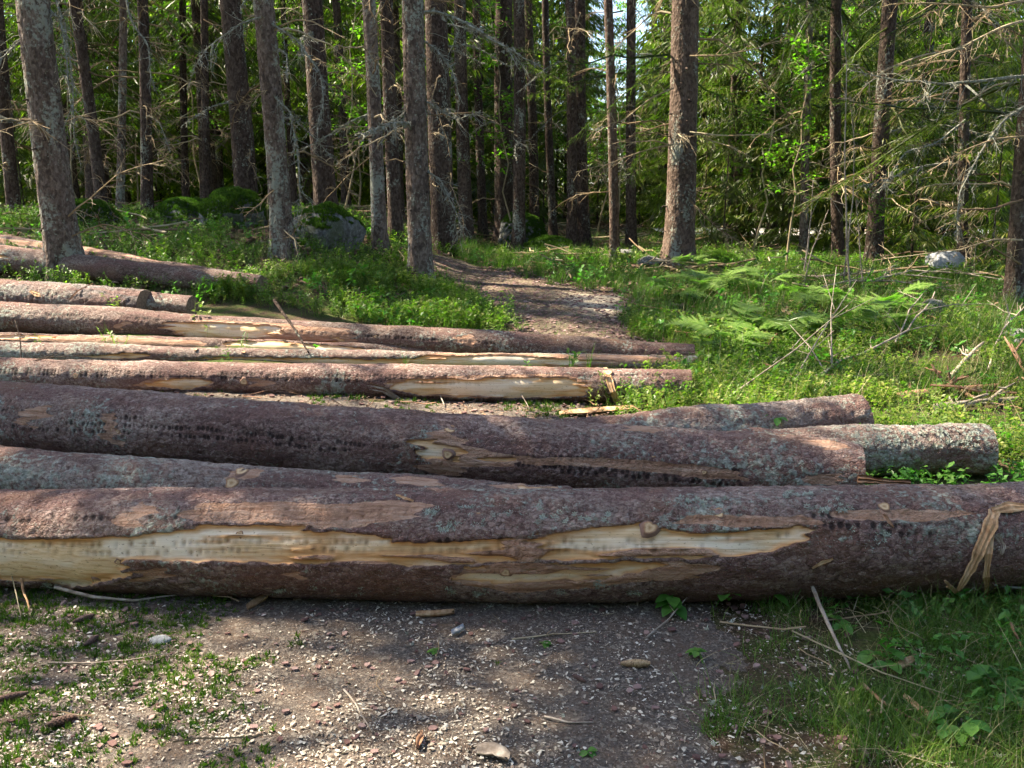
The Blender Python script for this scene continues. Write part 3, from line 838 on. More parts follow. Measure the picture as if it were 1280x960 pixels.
L9b.build('farthest sunlit orange-brown log at the foot of the left bank', .02, mat='log_red', rough=.8, end_mat='cut_old', inner=[[(-50, 294), (120, 308), (230, 330), (100, 314), (-50, 300)]])  # inner-bark tone along the top edge stands for its sunlit line

# ================================================================== BOULDERS
n = NT('granite'); co = n.coord()
fi = n.noise(co, 22, 6, .7); bg_ = n.noise(co, 3, 3, .6)
c = n.ramp(fi, [(.3, (.05, .047, .043)), (.5, (.12, .118, .11)), (.7, (.25, .255, .24))])
c = n.mix(n.ramp(bg_, [(.52, 0.), (.62, .6)]), c, (.07, .085, .04))
M['rock'] = n.finish(c, .9, .15, n.bump(fi, .8, .02))
n = NT('pale_granite'); co = n.coord(); fi = n.noise(co, 14, 6, .7)
M['rock_pale'] = n.finish(n.ramp(fi, [(.3, (.30, .29, .28)), (.7, (.66, .66, .66))]), .9, .15, n.bump(fi, .8, .02))
n = NT('grey_stone'); co = n.coord(); fi = n.noise(co, 60, 6, .7)
M['rock_mid'] = n.finish(n.ramp(fi, [(.3, (.13, .13, .13)), (.7, (.36, .37, .38))]), .9, .15, n.bump(fi, .8, .004))
import bmesh
def rock_mesh(size, seed, mat, sub=4):
    bm = bmesh.new(); bmesh.ops.create_icosphere(bm, subdivisions=sub, radius=1)
    v = np.array([p.co[:] for p in bm.verts]); f = np.array([[q.index for q in p.verts] for p in bm.faces]); bm.free()
    k = 1+.05*(np.abs(fbm(v[:, 0]*7, v[:, 1]*7, v[:, 2]*7, seed+8, 3)) < .04)*-1+.42*fbm(v[:, 0]*1.1, v[:, 1]*1.1, v[:, 2]*1.1, seed, 3)+.09*fbm(v[:, 0]*5, v[:, 1]*5, v[:, 2]*5, seed+3, 3)
    v = v*k[:, None]
    for a in range(5):   # chop facets
        d = np.array([math.sin(a*2.1+seed), math.cos(a*1.7+seed), .5*math.sin(a+seed)]); d /= np.linalg.norm(d)
        o = np.maximum(v @ d-.78, 0); v -= o[:, None]*d*.8
    return np_mesh('rock', v*np.array(size), f, mat), v*np.array(size), f
BL = np.array([[-.5, 0, 0], [.5, 0, 0], [.3, .15, .6], [-.3, .15, .6], [0, .45, 1.0]])
def tuft_template(nb, h, w, spread, seed, seg=2):
    rs = np.random.RandomState(seed); tv = []; tf = []
    for i in range(nb):
        a = rs.rand()*6.28; hh = h*(.55+.6*rs.rand()); ln = spread*(.3+rs.rand()); o = rs.randn(2)*spread*.25
        dx, dy = math.cos(a), math.sin(a); b = len(tv); ww = w*(.7+.6*rs.rand())
        for k in range(seg+1):
            t = k/seg
            p = np.array([o[0]+dx*ln*t*t, o[1]+dy*ln*t*t, hh*(t-.25*t*t*ln/max(hh, 1e-3))])
            e = ww*(1-t*.92)
            tv += [p+np.array([-dy*e, dx*e, 0]), p-np.array([-dy*e, dx*e, 0])]
        for k in range(seg): tf.append([b+2*k, b+2*k+1, b+2*k+3, b+2*k+2])
    return np.array(tv), np.array(tf)
MOSS_T = tuft_template(7, .016, .0022, .010, 1, 1)
def moss_on(v, f, root, cover, n_, big=1.6):
    """a skin of short moss on the upper faces of a rock"""
    tri = v[f]; nr = np.cross(tri[:, 1]-tri[:, 0], tri[:, 2]-tri[:, 0]); ar = np.linalg.norm(nr, axis=1)
    nr = nr/ar[:, None]; c0 = tri.mean(1)
    w = ar*(nr[:, 2]+.35*fbm(c0[:, 0]*3, c0[:, 1]*3, c0[:, 2]*3, 91, 2) > cover)
    i = RS.choice(len(f), n_, p=w/w.sum()); b = RS.dirichlet((1, 1, 1), n_)
    pos = (tri[i]*b[:, :, None]).sum(1)
    rot = rotm(RS.rand(n_)*6.28, RS.randn(n_)*.35, RS.rand(n_)*6.28)
    vv, ff, r = scatter(*MOSS_T, pos, rot, (.7+RS.rand(n_))*big)
    me = np_mesh('moss', vv, ff, M['moss'], False); set_attr(me, 'rnd', r)
    obj('moss', me, root, kind='stuff')
def boulder(px, py, d, size, label, seed, mat='rock', moss=None, nm=2500):
    q = P(px, py, d)
    g = float(gz(q[0], d))
    me, v, f = rock_mesh(size, seed, M[mat])
    root = thing('boulder', label, 'rock', loc=(q[0], d, g+size[2]*.08), rotz=seed*1.3)
    st_ = obj('stone', me, root)
    if moss is not None: moss_on(v, f, st_, moss, nm)
    return root
boulder(402, 314, 11.2, (.62, .5, .38), 'grey lichened boulder behind the second trunk from the left', 4, moss=.5, nm=5000)
boulder(292, 300, 12.2, (.55, .5, .42), 'dark moss-covered boulder left of the grey one', 9, moss=.05, nm=9000)
boulder(654, 295, 17.5, (.52, .5, .55), 'rounded grey boulder in deep shade at the bend of the path', 14, moss=.35, nm=6000)
boulder(688, 312, 16.2, (.55, .4, .22), 'low mossy stone in front of the shaded round boulder', 21, moss=.1, nm=4000)
boulder(778, 328, 14.2, (.30, .25, .20), 'small brownish stone by the slim trunk right of the path', 23)
boulder(812, 337, 13.2, (.22, .2, .12), 'small blue-grey stone at the foot of the big right trunk', 27)
boulder(1180, 352, 12.4, (.36, .3, .30), 'pale bright stone under the thicket on the right', 33, 'rock_mid')  # stone form put in for an unidentified pale patch
boulder(1276, 425, 8.0, (.16, .2, .11), 'grey stone at the right edge of the picture', 37)
boulder(1166, 402, 9.3, (.16, .16, .17), 'blue-grey pointed stone among green cover on the right', 39)
boulder(900, 335, 13.6, (.30, .3, .17), 'low cushion of yellow moss right of the big right trunk', 41, moss=-.6, nm=6000)
boulder(110, 290, 12.6, (.8, .5, .30), 'mossy hump on the left bank behind the far logs', 45, moss=-.2, nm=9000)
boulder(235, 288, 13.2, (.6, .5, .28), 'sunlit mossy stone on the bank between left trunks', 47, moss=.1, nm=6000)

# ================================================================== TREES
def trunk_mesh(dia, h, seed, mat, lean=(0, 0), flare=.34, k=20, dense=46):
    t = np.concatenate([np.linspace(-.25, 6.5, dense), np.linspace(7.2, h, 12)])
    r = .5*dia*np.clip(1-.9*np.clip(t, 0, None)/h, .03, 1)*(1+flare*np.exp(-np.clip(t, 0, 9)/.22))
    th = np.arange(k)*2*np.pi/k
    T, A = np.meshgrid(t, th, indexing='ij')
    rr = r[:, None]*(1+.05*fbm(np.cos(A)*1.5+seed, np.sin(A)*1.5, T*.8, seed, 2)+.05*fbm(np.cos(A)*5+seed, np.sin(A)*5, T*3.5, seed+4, 3)
                     + .22*np.exp(-np.clip(T, 0, 9)/.22)*np.sin(A*5+seed+T*2))
    cx = lean[0]*T+.05*np.sin(T*.5+seed)-.05*math.sin(seed); cy = lean[1]*T+.05*np.sin(T*.43+seed*2)-.05*math.sin(seed*2)
    if k > 40:
        q_ = fbm(np.cos(A)*dia*18+seed, np.sin(A)*dia*18, T*16, seed+9, 4)
        rr = rr+.014*(.3-np.abs(q_)*1.6)+.006*fbm(np.cos(A)*dia*50+seed, np.sin(A)*dia*50, T*40, seed+12, 2)
    v = np.stack([cx+rr*np.cos(A), cy+rr*np.sin(A), T], -1).reshape(-1, 3)
    n_ = len(t); i = np.arange(n_-1)[:, None]*k; j = np.arange(k)[None]; j2 = (j+1) % k
    f = np.stack([i+j, i+j2, i+k+j2, i+k+j], -1).reshape(-1, 4)
    return np_mesh('trunk', v, f, mat)

def dead_branch_mesh(seed, L, mat, lich=False, droop=.3, twig=1.0):
    rs = np.random.RandomState(seed); mb = MB()
    n_ = 9; t = np.linspace(0, 1, n_)
    ax = np.stack([L*t, .08*L*np.cumsum(rs.randn(n_))*.3, -droop*L*t**1.8+.12*L*t+.02*L*np.cumsum(rs.randn(n_))], 1); ax[0] = 0
    mb.tube(ax, .011*L**.5*(1-t*.82)+.0012, 5)
    m = int((6+rs.randint(6))*twig)
    for i in range(m):
        u = .2+.78*rs.rand(); p = np.array([np.interp(u, t, ax[:, a]) for a in range(3)])
        s = rs.choice([-1, 1]); l = L*(.15+.35*rs.rand())*(1.15-u)
        d = np.array([.6+.3*rs.rand(), s*(.5+.5*rs.rand()), -.35+.45*rs.randn()]); d /= np.linalg.norm(d)
        q = np.array([p, p+d*l*.5+rs.randn(3)*l*.06, p+d*l+np.array([0, 0, -.14*l])+rs.randn(3)*l*.08])
        mb.tube(q, [.0045, .0032, .0014], 4)
        for z in range(rs.randint(1, 4)):
            w = .3+.6*rs.rand(); b = q[0]+(q[2]-q[0])*w
            e = d*.6+rs.randn(3)*.55; e /= np.linalg.norm(e)
            mb.tube(np.array([b, b+e*l*.22, b+e*l*.42-np.array([0, 0, .05*l])]), [.0028, .002, .001], 3)
    if lich:
        for i in range(150):
            u = rs.rand(); p = np.array([np.interp(u, t, ax[:, a]) for a in range(3)])+rs.randn(3)*.008
            s = .006+.011*rs.rand(); a = rs.randn(3, 3)*s; a[:, 2] -= s*.6
            mb.add(np.vstack([p, p+a]), [[0, 1, 2], [0, 2, 3]])
    return mb.mesh('dead_branch', mat, False)
DEADB = [dead_branch_mesh(i, 1.0, M['dead'], droop=.15+.09*i, twig=1+.25*(i % 3)) for i in range(9)]
DEADL = [dead_branch_mesh(20+i, 1.0, M['dead_lichen'], True, .35+.15*i) for i in range(4)]

def bough_mesh(seed, L=1.6, mat='needles', dens=1.0, droop=.35):
    """a living spruce bough: axis, drooping side twigs and needles"""
    rs = np.random.RandomState(seed); mb = MB(); nd = MB()
    t = np.linspace(0, 1, 10)
    ax = np.stack([L*t, .03*L*np.cumsum(rs.randn(10)), -droop*L*t**1.5+.25*droop*L*t**4], 1); ax[0] = 0
    mb.tube(ax, .012*(1-.85*t)+.0015, 4, a=0)
    m = int(34*dens*L)
    for i in range(m):
        u = .12+.88*(i+rs.rand())/m; p = np.array([np.interp(u, t, ax[:, a]) for a in range(3)])
        s = 1 if i % 2 else -1; l = (.10+.42*(1-u)**.7*L*.5)*(.7+.5*rs.rand())
        d = np.array([.62+.25*rs.rand(), s*(.75+.2*rs.rand()), -.25-.55*rs.rand()]); d /= np.linalg.norm(d)
        tips = [(p, p+d*l)]
        for z in range(int(l*14)):
            w = .2+.7*rs.rand(); b = p+d*l*w; e = d*.7+np.array([rs.randn()*.5, rs.randn()*.5, -.3+rs.randn()*.3]); e /= np.linalg.norm(e)
            tips.append((b, b+e*l*.35*(1.2-w)))
        for (a0, a1) in tips:
            q = a1-a0; ql = np.linalg.norm(q); q = q/ql
            k = max(4, int(ql/.012)); w = np.linspace(0.03, 1, k)
            side = np.cross(q, [0, 0, 1.]); side /= max(np.linalg.norm(side), 1e-6); up = np.cross(side, q)
            ang = rs.rand(k)*6.28
            bd = side[None]*np.cos(ang)[:, None]+up[None]*np.sin(ang)[:, None]*.7
            base = a0+q*ql*w[:, None]
            nl = .018*(1-.3*w)[:, None]
            tip = base+(q*.75+bd)*nl
            wd = np.cross(bd, q)*.0022
            vs = np.stack([base+wd, base-wd, tip], 1).reshape(-1, 3)
            nd.add(vs, np.arange(3*k).reshape(-1, 3), rs.rand())
            nd.add(np.array([a0+side*.0014, a0-side*.0014, a1]), [[0, 1, 2]], 0)
    V = np.vstack(mb.v+nd.v); fl = mb.f+[f+mb.n for f in nd.f]
    me = np_mesh('bough', V, fl, M[mat], False)
    set_attr(me, 'rnd', np.concatenate(mb.a+nd.a))
    return me
BOUGH = [bough_mesh(40+i, 1.5, 'needles_light' if i % 2 else 'needles', 1, .25+.12*i) for i in range(4)]

def crown_mesh(seed, h0, h1, rmax, mat, dens=1.0, tw=1.0, mult=1.0):
    """upper crown: whorls of boughs made of narrow drooping needle sprays"""
    rs = np.random.RandomState(seed); V = []; A = []
    z = h0
    while z < h1-.3:
        fr = (h1-z)/(h1-h0); Lb = rmax*min(1, fr*1.25)**.8*(.8+.3*rs.rand())+.15
        nb = int((4+rs.randint(3))*dens+.5)
        for b in range(nb):
            az = rs.rand()*6.28; L = Lb*(.75+.4*rs.rand()); zz = z+rs.randn()*.12
            m = max(6, int(L*17*mult)); u = (np.arange(m)+rs.rand(m))/m
            rad = L*u; dz = -.28*L*u**1.3+.15*L*u**4
            p = np.stack([rad*math.cos(az), rad*math.sin(az), zz+dz], 1)
            s = np.where(np.arange(m) % 2, 1, -1)*(.5+.7*rs.rand(m))
            l = (.16+.55*(1-u)*L*.33)*(.7+.6*rs.rand(m))
            da = az+s*1.05
            d = np.stack([np.cos(da), np.sin(da), -.45-.5*rs.rand(m)], 1); d /= np.linalg.norm(d, axis=1, keepdims=True)
            w = np.cross(d, rs.randn(m, 3)); w /= np.linalg.norm(w, axis=1, keepdims=True); w *= (.030*tw*(.7+.6*rs.rand(m)))[:, None]
            mid = p+d*(l*.5)[:, None]; tip = p+d*l[:, None]+np.array([0, 0, -.04])
            V.append(np.stack([p, mid+w, tip, mid-w], 1)); A.append(np.repeat(rs.rand(m), 4))
        z += .34+.2*rs.rand()
    V = np.concatenate(V).reshape(-1, 3); f = np.arange(len(V)).reshape(-1, 4)
    me = np_mesh('crown', V, f, M[mat], False); set_attr(me, 'rnd', np.concatenate(A))
    return me
CROWN_HI = [crown_mesh(1+i, 10+i, 22-i, 1.15, 'needles', .7) for i in range(3)]
CROWN_EDGE = [crown_mesh(61+i, 4.5+i, 20, 2.0, 'needles', 1.2) for i in range(3)]
CROWN_LO = [crown_mesh(11+i, 3.0-.6*i, 9.5+i, 1.5, ['needles', 'needles_light', 'needles'][i], .9, .5, 2.0) for i in range(3)]
CROWN_TALL = [crown_mesh(81+i, 3.4-.5*i, 17, 1.5, 'needles', .9, .5, 2.0) for i in range(3)]
CROWN_YOUNG = [crown_mesh(31+i, .3, 4.5+i, 1.15, 'needles_light' if i else 'needles', 1.1, .36, 2.6) for i in range(2)]

def spruce(x, d, dia, label, seed, lean=(0, 0), mat='trunk', ndead=10, nlich=1, boughs=0, crown='hi', h=20, hb=(.8, 5.2), group=None, bl=(.5, 1.3), name='spruce_tree', az=None, k=20, me=None, blo=1.6):
    rs = np.random.RandomState(seed)
    root = thing(name, label, 'tree', loc=on_ground(x, d), group=group)
    if me is None: me = trunk_mesh(dia, h, seed, M[mat], lean, k=k*2 if k > 24 else k, dense=230 if k > 24 else 46)
    obj('trunk', me, root)
    def put(nm, mesh, z, a, sc_, pit=0.):
        obj(nm, mesh, root, loc=(lean[0]*z+math.cos(a)*dia*.36, lean[1]*z+math.sin(a)*dia*.36, z), rot=(rs.randn()*.25, pit+rs.randn()*.18, a), scale=sc_)
    for i in range(ndead):
        put('dead_branch', DEADB[rs.randint(len(DEADB))], rs.uniform(*hb), rs.rand()*6.28, rs.uniform(*bl))
    for i in range(nlich):
        put('lichened_branch', DEADL[rs.randint(len(DEADL))], rs.uniform(1.2, 4.6), rs.rand()*6.28, rs.uniform(.7, 1.5))
    for i in range(boughs):
        put('bough', BOUGH[rs.randint(len(BOUGH))], rs.uniform(blo, 6.5), rs.rand()*6.28, rs.uniform(.9, 1.7), .15)
    if dia > .2 and k > 24:
        for i in range(46):
            z = rs.uniform(.25, 4.6); a_ = rs.uniform(3.3, 6.2); rr_ = .5*dia*(1-.9*z/h)
            obj('branch_stub', STUB[rs.randint(4)], root, loc=(lean[0]*z+math.cos(a_)*rr_, lean[1]*z+math.sin(a_)*rr_, z), rot=(0, rs.randn()*.3, a_), scale=rs.uniform(.5, 1.3))
    if crown:
        cm = {'hi': CROWN_HI, 'lo': CROWN_LO, 'edge': CROWN_EDGE, 'tall': CROWN_TALL}[crown]
        obj('crown', cm[rs.randint(3)], root, rot=(0, 0, rs.rand()*6.28), scale=rs.uniform(.9, 1.12), loc=(lean[0]*9, lean[1]*9, 0))
    return root

STUB = []
for i in range(4):
    mb = MB(); rs_ = np.random.RandomState(500+i); L_ = .03+.05*rs_.rand()
    mb.tube(np.array([[-.02, 0, 0], [L_*.5, 0, .006], [L_, .006*rs_.randn(), .012*rs_.randn()]]), [.013, .009, .004], 6); STUB.append(mb.mesh('branch_stub', M['trunk_dark']))
def tree_px(bx, tx, d, w, label, **kw):
    """trunk from its base column, its column at the picture's top edge and its width in pixels there"""
    by = 300
    q = P(bx, by, d); x = q[0]
    zt = P(tx, 0, d)
    zb = float(gz(x, d))
    lean = ((zt[0]-x)/(zt[2]-zb), kw.pop('ly', 0))
    spruce(x, d, w*d/F*1.02, label, kw.pop('seed', int(bx*3+d)), lean=lean, **kw)

HERO = [
 # base col, top col, depth, width px, label, extras
 (78, 42, 9.5, 40, 'thick lichen-streaked spruce trunk at the far left beside the logs', dict(ndead=9, nlich=4, bl=(.5, 1.2), k=36)),
 (353, 330, 10.3, 26, 'straight grey-brown spruce trunk in front of the grey boulder', dict(ndead=12, nlich=4, k=32)),
 (526, 511, 10.3, 28, 'reddish spruce trunk at the left edge of the path', dict(ndead=10, nlich=4, k=32)),
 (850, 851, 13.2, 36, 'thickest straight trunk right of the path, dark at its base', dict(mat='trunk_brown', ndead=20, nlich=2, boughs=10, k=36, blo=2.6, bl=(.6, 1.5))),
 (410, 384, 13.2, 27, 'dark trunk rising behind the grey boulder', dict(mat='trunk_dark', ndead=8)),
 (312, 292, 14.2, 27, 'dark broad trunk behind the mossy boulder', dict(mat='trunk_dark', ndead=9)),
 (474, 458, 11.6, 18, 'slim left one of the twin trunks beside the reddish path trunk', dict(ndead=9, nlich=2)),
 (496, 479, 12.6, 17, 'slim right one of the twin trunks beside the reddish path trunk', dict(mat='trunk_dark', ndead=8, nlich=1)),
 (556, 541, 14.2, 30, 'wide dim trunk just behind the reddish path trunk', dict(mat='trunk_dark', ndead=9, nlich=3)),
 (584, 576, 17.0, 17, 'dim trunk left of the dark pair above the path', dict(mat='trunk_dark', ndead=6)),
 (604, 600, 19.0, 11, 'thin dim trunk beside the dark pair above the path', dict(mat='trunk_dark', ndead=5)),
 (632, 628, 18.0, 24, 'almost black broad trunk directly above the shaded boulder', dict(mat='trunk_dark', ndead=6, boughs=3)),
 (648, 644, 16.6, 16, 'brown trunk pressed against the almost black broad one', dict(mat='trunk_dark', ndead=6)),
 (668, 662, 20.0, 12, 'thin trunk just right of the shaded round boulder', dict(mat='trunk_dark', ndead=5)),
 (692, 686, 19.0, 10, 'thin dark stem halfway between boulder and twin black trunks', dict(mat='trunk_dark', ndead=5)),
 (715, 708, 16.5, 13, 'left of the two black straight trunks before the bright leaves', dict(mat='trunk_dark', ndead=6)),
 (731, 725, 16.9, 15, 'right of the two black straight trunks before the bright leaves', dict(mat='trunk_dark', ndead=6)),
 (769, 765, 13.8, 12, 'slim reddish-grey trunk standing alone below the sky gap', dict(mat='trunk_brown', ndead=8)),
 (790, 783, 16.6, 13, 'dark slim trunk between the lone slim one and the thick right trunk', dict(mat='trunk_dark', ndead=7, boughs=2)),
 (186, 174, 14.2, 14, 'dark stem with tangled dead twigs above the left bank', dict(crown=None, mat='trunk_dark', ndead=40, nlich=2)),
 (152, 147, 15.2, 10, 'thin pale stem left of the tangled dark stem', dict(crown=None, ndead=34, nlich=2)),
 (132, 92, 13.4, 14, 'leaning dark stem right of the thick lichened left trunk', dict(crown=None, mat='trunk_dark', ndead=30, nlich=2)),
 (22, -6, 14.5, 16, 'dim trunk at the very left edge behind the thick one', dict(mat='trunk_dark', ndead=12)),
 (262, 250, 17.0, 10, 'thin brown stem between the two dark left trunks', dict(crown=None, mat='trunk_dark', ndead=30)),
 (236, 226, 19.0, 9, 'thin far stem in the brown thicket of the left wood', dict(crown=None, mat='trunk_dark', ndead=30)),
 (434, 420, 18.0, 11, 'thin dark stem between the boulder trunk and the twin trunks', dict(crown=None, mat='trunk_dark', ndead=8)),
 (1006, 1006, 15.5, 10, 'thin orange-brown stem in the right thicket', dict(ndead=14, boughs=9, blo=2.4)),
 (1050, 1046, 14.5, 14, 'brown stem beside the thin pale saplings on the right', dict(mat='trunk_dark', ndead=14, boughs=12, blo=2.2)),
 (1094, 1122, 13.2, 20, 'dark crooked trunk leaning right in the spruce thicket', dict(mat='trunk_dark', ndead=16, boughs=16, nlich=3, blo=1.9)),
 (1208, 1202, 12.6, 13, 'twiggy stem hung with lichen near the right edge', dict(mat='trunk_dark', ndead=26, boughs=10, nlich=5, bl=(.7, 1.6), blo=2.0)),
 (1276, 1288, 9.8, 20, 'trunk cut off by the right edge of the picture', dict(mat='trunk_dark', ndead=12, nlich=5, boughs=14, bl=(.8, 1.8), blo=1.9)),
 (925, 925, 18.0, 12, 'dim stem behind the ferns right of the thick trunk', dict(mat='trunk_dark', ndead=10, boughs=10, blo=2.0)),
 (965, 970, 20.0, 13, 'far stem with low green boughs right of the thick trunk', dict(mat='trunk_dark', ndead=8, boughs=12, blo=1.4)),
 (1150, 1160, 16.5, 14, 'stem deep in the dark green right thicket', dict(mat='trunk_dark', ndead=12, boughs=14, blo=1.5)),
]
for (bx, tx, d, w, lab, kw) in HERO:
    tree_px(bx, tx, d, w, lab, **kw)

# the rest of the wood: seen only as dim stems between the named trunks
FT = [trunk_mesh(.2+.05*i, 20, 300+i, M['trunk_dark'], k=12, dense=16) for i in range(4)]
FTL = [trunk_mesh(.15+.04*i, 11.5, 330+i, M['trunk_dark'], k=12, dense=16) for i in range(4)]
rs = np.random.RandomState(5)
placed = []
cnt = 0
tries = 0
while cnt < 132 and tries < 4000:
    tries += 1
    d = rs.uniform(17.0, 42); x = rs.uniform(-.75, .75)*d
    px = 640+x/d*F*.98
    if 735 < px < 800 and d < 60: continue
    if 905 < px < 950 and d < 60: continue
    if any((x-a)**2+(d-b)**2 < 1.4**2 for a, b in placed): continue
    if 19.3 < d < 23.7 and x > 3: continue
    placed.append((x, d)); cnt += 1
    side = 'left' if px < 540 else ('middle' if px < 820 else 'right')
    lab = {'left': 'thin dim spruce stem far back in the brown left wood', 'middle': 'thin dim spruce stem far back beyond the path', 'right': 'dim spruce stem far back in the green right wood'}[side]
    grp = {'left': 'far stems of the left wood', 'middle': 'far stems beyond the path', 'right': 'far stems of the right wood'}[side]
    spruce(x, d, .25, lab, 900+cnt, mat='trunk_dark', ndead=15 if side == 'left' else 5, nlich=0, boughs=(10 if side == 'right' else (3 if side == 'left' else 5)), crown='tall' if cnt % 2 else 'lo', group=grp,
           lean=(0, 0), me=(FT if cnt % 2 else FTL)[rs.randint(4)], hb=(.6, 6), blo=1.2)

# unseen spruces added around the clearing, crowns placed to shade it and block skylight
for i, (x, d) in enumerate([(-11.5, 14.5), (-8.4, 6.35), (-11.0, 7.7), (-15, 18), (-5.4, 5.8), (-9.6, 12.7), (8.6, 8.8), (10.5, 12.5), (9.2, 5.2), (-5, -7), (0.5, -9.5), (5.5, -7.5), (-9, -10), (9.5, -10), (-3, -13), (4, -14.5), (-7.5, -3.5), (8, -2.5)]):
    spruce(x, d, .32, 'unseen spruce added for shade around the clearing, outside the picture', 1200+i, me=FT[i % 4], ndead=4, nlich=0, crown='edge', group='unseen shade spruces around the clearing')

spruce(-8.8, 10.4, .3, 'unseen thin-crowned spruce added for dapples, left of the rear pile', 1260, me=FT[1], ndead=4, nlich=0, crown='hi')  # out-of-view tree added to dapple the middle ground with shade
spruce(-4.75, 4.6, .3, 'unseen spruce added for shade left of the front logs', 1261, me=FT[2], ndead=2, nlich=0, crown=None)  # out-of-view tree added to keep the right foreground shaded
obj('crown', CROWN_EDGE[2], [o for o in COL.objects if o.get('label') == 'unseen spruce added for shade left of the front logs'][0])
# young spruces in the understorey
def young(px, d, sc_, label, seed):
    q = P(px, 300, d)
    root = thing('young_spruce', label, 'tree', loc=on_ground(q[0], d), rotz=seed)
    mb = MB(); t = np.linspace(0, 4.6, 10); mb.tube(np.stack([.02*np.sin(t), .02*np.cos(t), t], 1), .03*(1-.9*t/4.6), 7)
    obj('trunk', mb.mesh('trunk', M['trunk_dark']), root)
    obj('crown', CROWN_YOUNG[seed % 2], root)
    root.scale = (sc_,)*3
for i, (px, d, s_, lab) in enumerate([
    (905, 16.0, .62, 'small bushy spruce right behind the thickest right trunk'), (1135, 15.0, .8, 'dense young spruce behind the leaning crooked trunk'),
    (1020, 18.5, .9, 'young spruce between the thin orange stem and brown stem'), (1230, 14.5, .8, 'young spruce in the thicket near the right edge'),
    (1190, 19.5, 1.1, 'taller young spruce deep in the right thicket'), (835, 21, .8, 'young spruce half hidden behind the thick right trunk'),
    (680, 24, .9, 'young spruce far beyond the bend of the path'), (560, 24, .9, 'young spruce far behind the wide dim trunk'),
    (35, 18, .7, 'young spruce in the dim wood at the far left'), (970, 24, 1.1, 'young spruce far back where the white road shows')]):
    young(px, d, s_, lab, i+2)
for i, (px, d, s_, lab) in enumerate([
    (1075, 15.6, .75, 'young spruce directly behind the crooked leaning trunk'), (1260, 12.6, .75, 'drooping young spruce at the right edge behind the cut-off trunk'), (1110, 18.5, 1.2, 'tall young spruce filling the gap right of the crooked trunk'),
    (945, 17.2, .7, 'young spruce in the shade behind the ferns'), (1215, 16.8, 1.1, 'dark young spruce behind the lichened twiggy stem'), (1000, 22.5, 1.5, 'big young spruce behind the thin orange stem'), (880, 18.4, .9, 'young spruce peeping out right of the thickest trunk')]):
    young(px, d, s_, lab, i+3)
for i, (px, d, s_, lab) in enumerate([(1140, 13.4, .8, 'feathery young spruce just right of the crooked leaning trunk'), (1240, 11.9, .62, 'low young spruce left of the trunk at the right edge'), (1178, 16.0, 1.15, 'broad young spruce behind the pale bright stone'), (1040, 16.4, .8, 'young spruce behind the tall thin pale stem'), (985, 16.0, .6, 'low bushy spruce left of the thin orange-brown stem')]):
    young(px, d, s_, lab, i+4)

rs = np.random.RandomState(15)
YT = MB(); t = np.linspace(0, 4.6, 10); YT.tube(np.stack([.02*np.sin(t), .02*np.cos(t), t], 1), .03*(1-.9*t/4.6), 6); YT = YT.mesh('trunk', M['trunk_dark'])
cnt = 0
while cnt < 170:
    d = rs.uniform(23.8, 50); x = rs.uniform(-.78, .78)*d; px = 640+x/d*F
    sc_ = rs.uniform(1.2, 2.3)
    if 735 < px < 800 or 912 < px < 950: sc_ = rs.uniform(.7, .95)
    if px > 960 and d < 24: continue
    cnt += 1
    sd3 = 'left wood' if px < 540 else ('beyond the path' if px < 830 else 'right wood')
    root = thing('young_spruce', 'bushy young spruce of the dense far undergrowth, '+sd3, 'tree', loc=on_ground(x, d), rotz=rs.rand()*6, group='young spruces of the far undergrowth, '+sd3)
    obj('trunk', YT, root); obj('crown', CROWN_YOUNG[rs.randint(2)], root); root.scale = (sc_*1.25, sc_*1.25, sc_)

for i in range(44):  # unseen ring added behind the camera to cut low skylight on the logs
    an = R(97+(i % 22)*166/21)+rs.randn()*.05; rr_ = rs.uniform(4.6, 7.0)+(0 if i < 22 else 4)
    x, d = rr_*1.4*math.sin(an), rr_*math.cos(an)-1.2
    root = thing('young_spruce', 'unseen young spruce added behind the viewpoint to block low skylight', 'tree', loc=on_ground(x, d), rotz=i, group='unseen light-blocking young spruces behind the viewpoint')
    obj('trunk', YT, root); obj('crown', CROWN_YOUNG[i % 2], root); root.scale = (1.7, 1.7, 1.3 if i < 22 else 2.3)
for i in range(16):
    d = rs.uniform(16.5, 19.2) if i % 2 else rs.uniform(23.8, 28); px = 900+26*i+rs.uniform(-12, 12); x = P(px, 300, d)[0]
    root = thing('young_spruce', 'dark young spruce standing in the right wood behind the thicket', 'tree', loc=on_ground(x, d), rotz=i, group='dark young spruces of the right wood')
    obj('trunk', YT, root); obj('crown', CROWN_YOUNG[0], root); s0 = rs.uniform(.9, 1.7); root.scale = (s0*1.1, s0*1.1, s0)
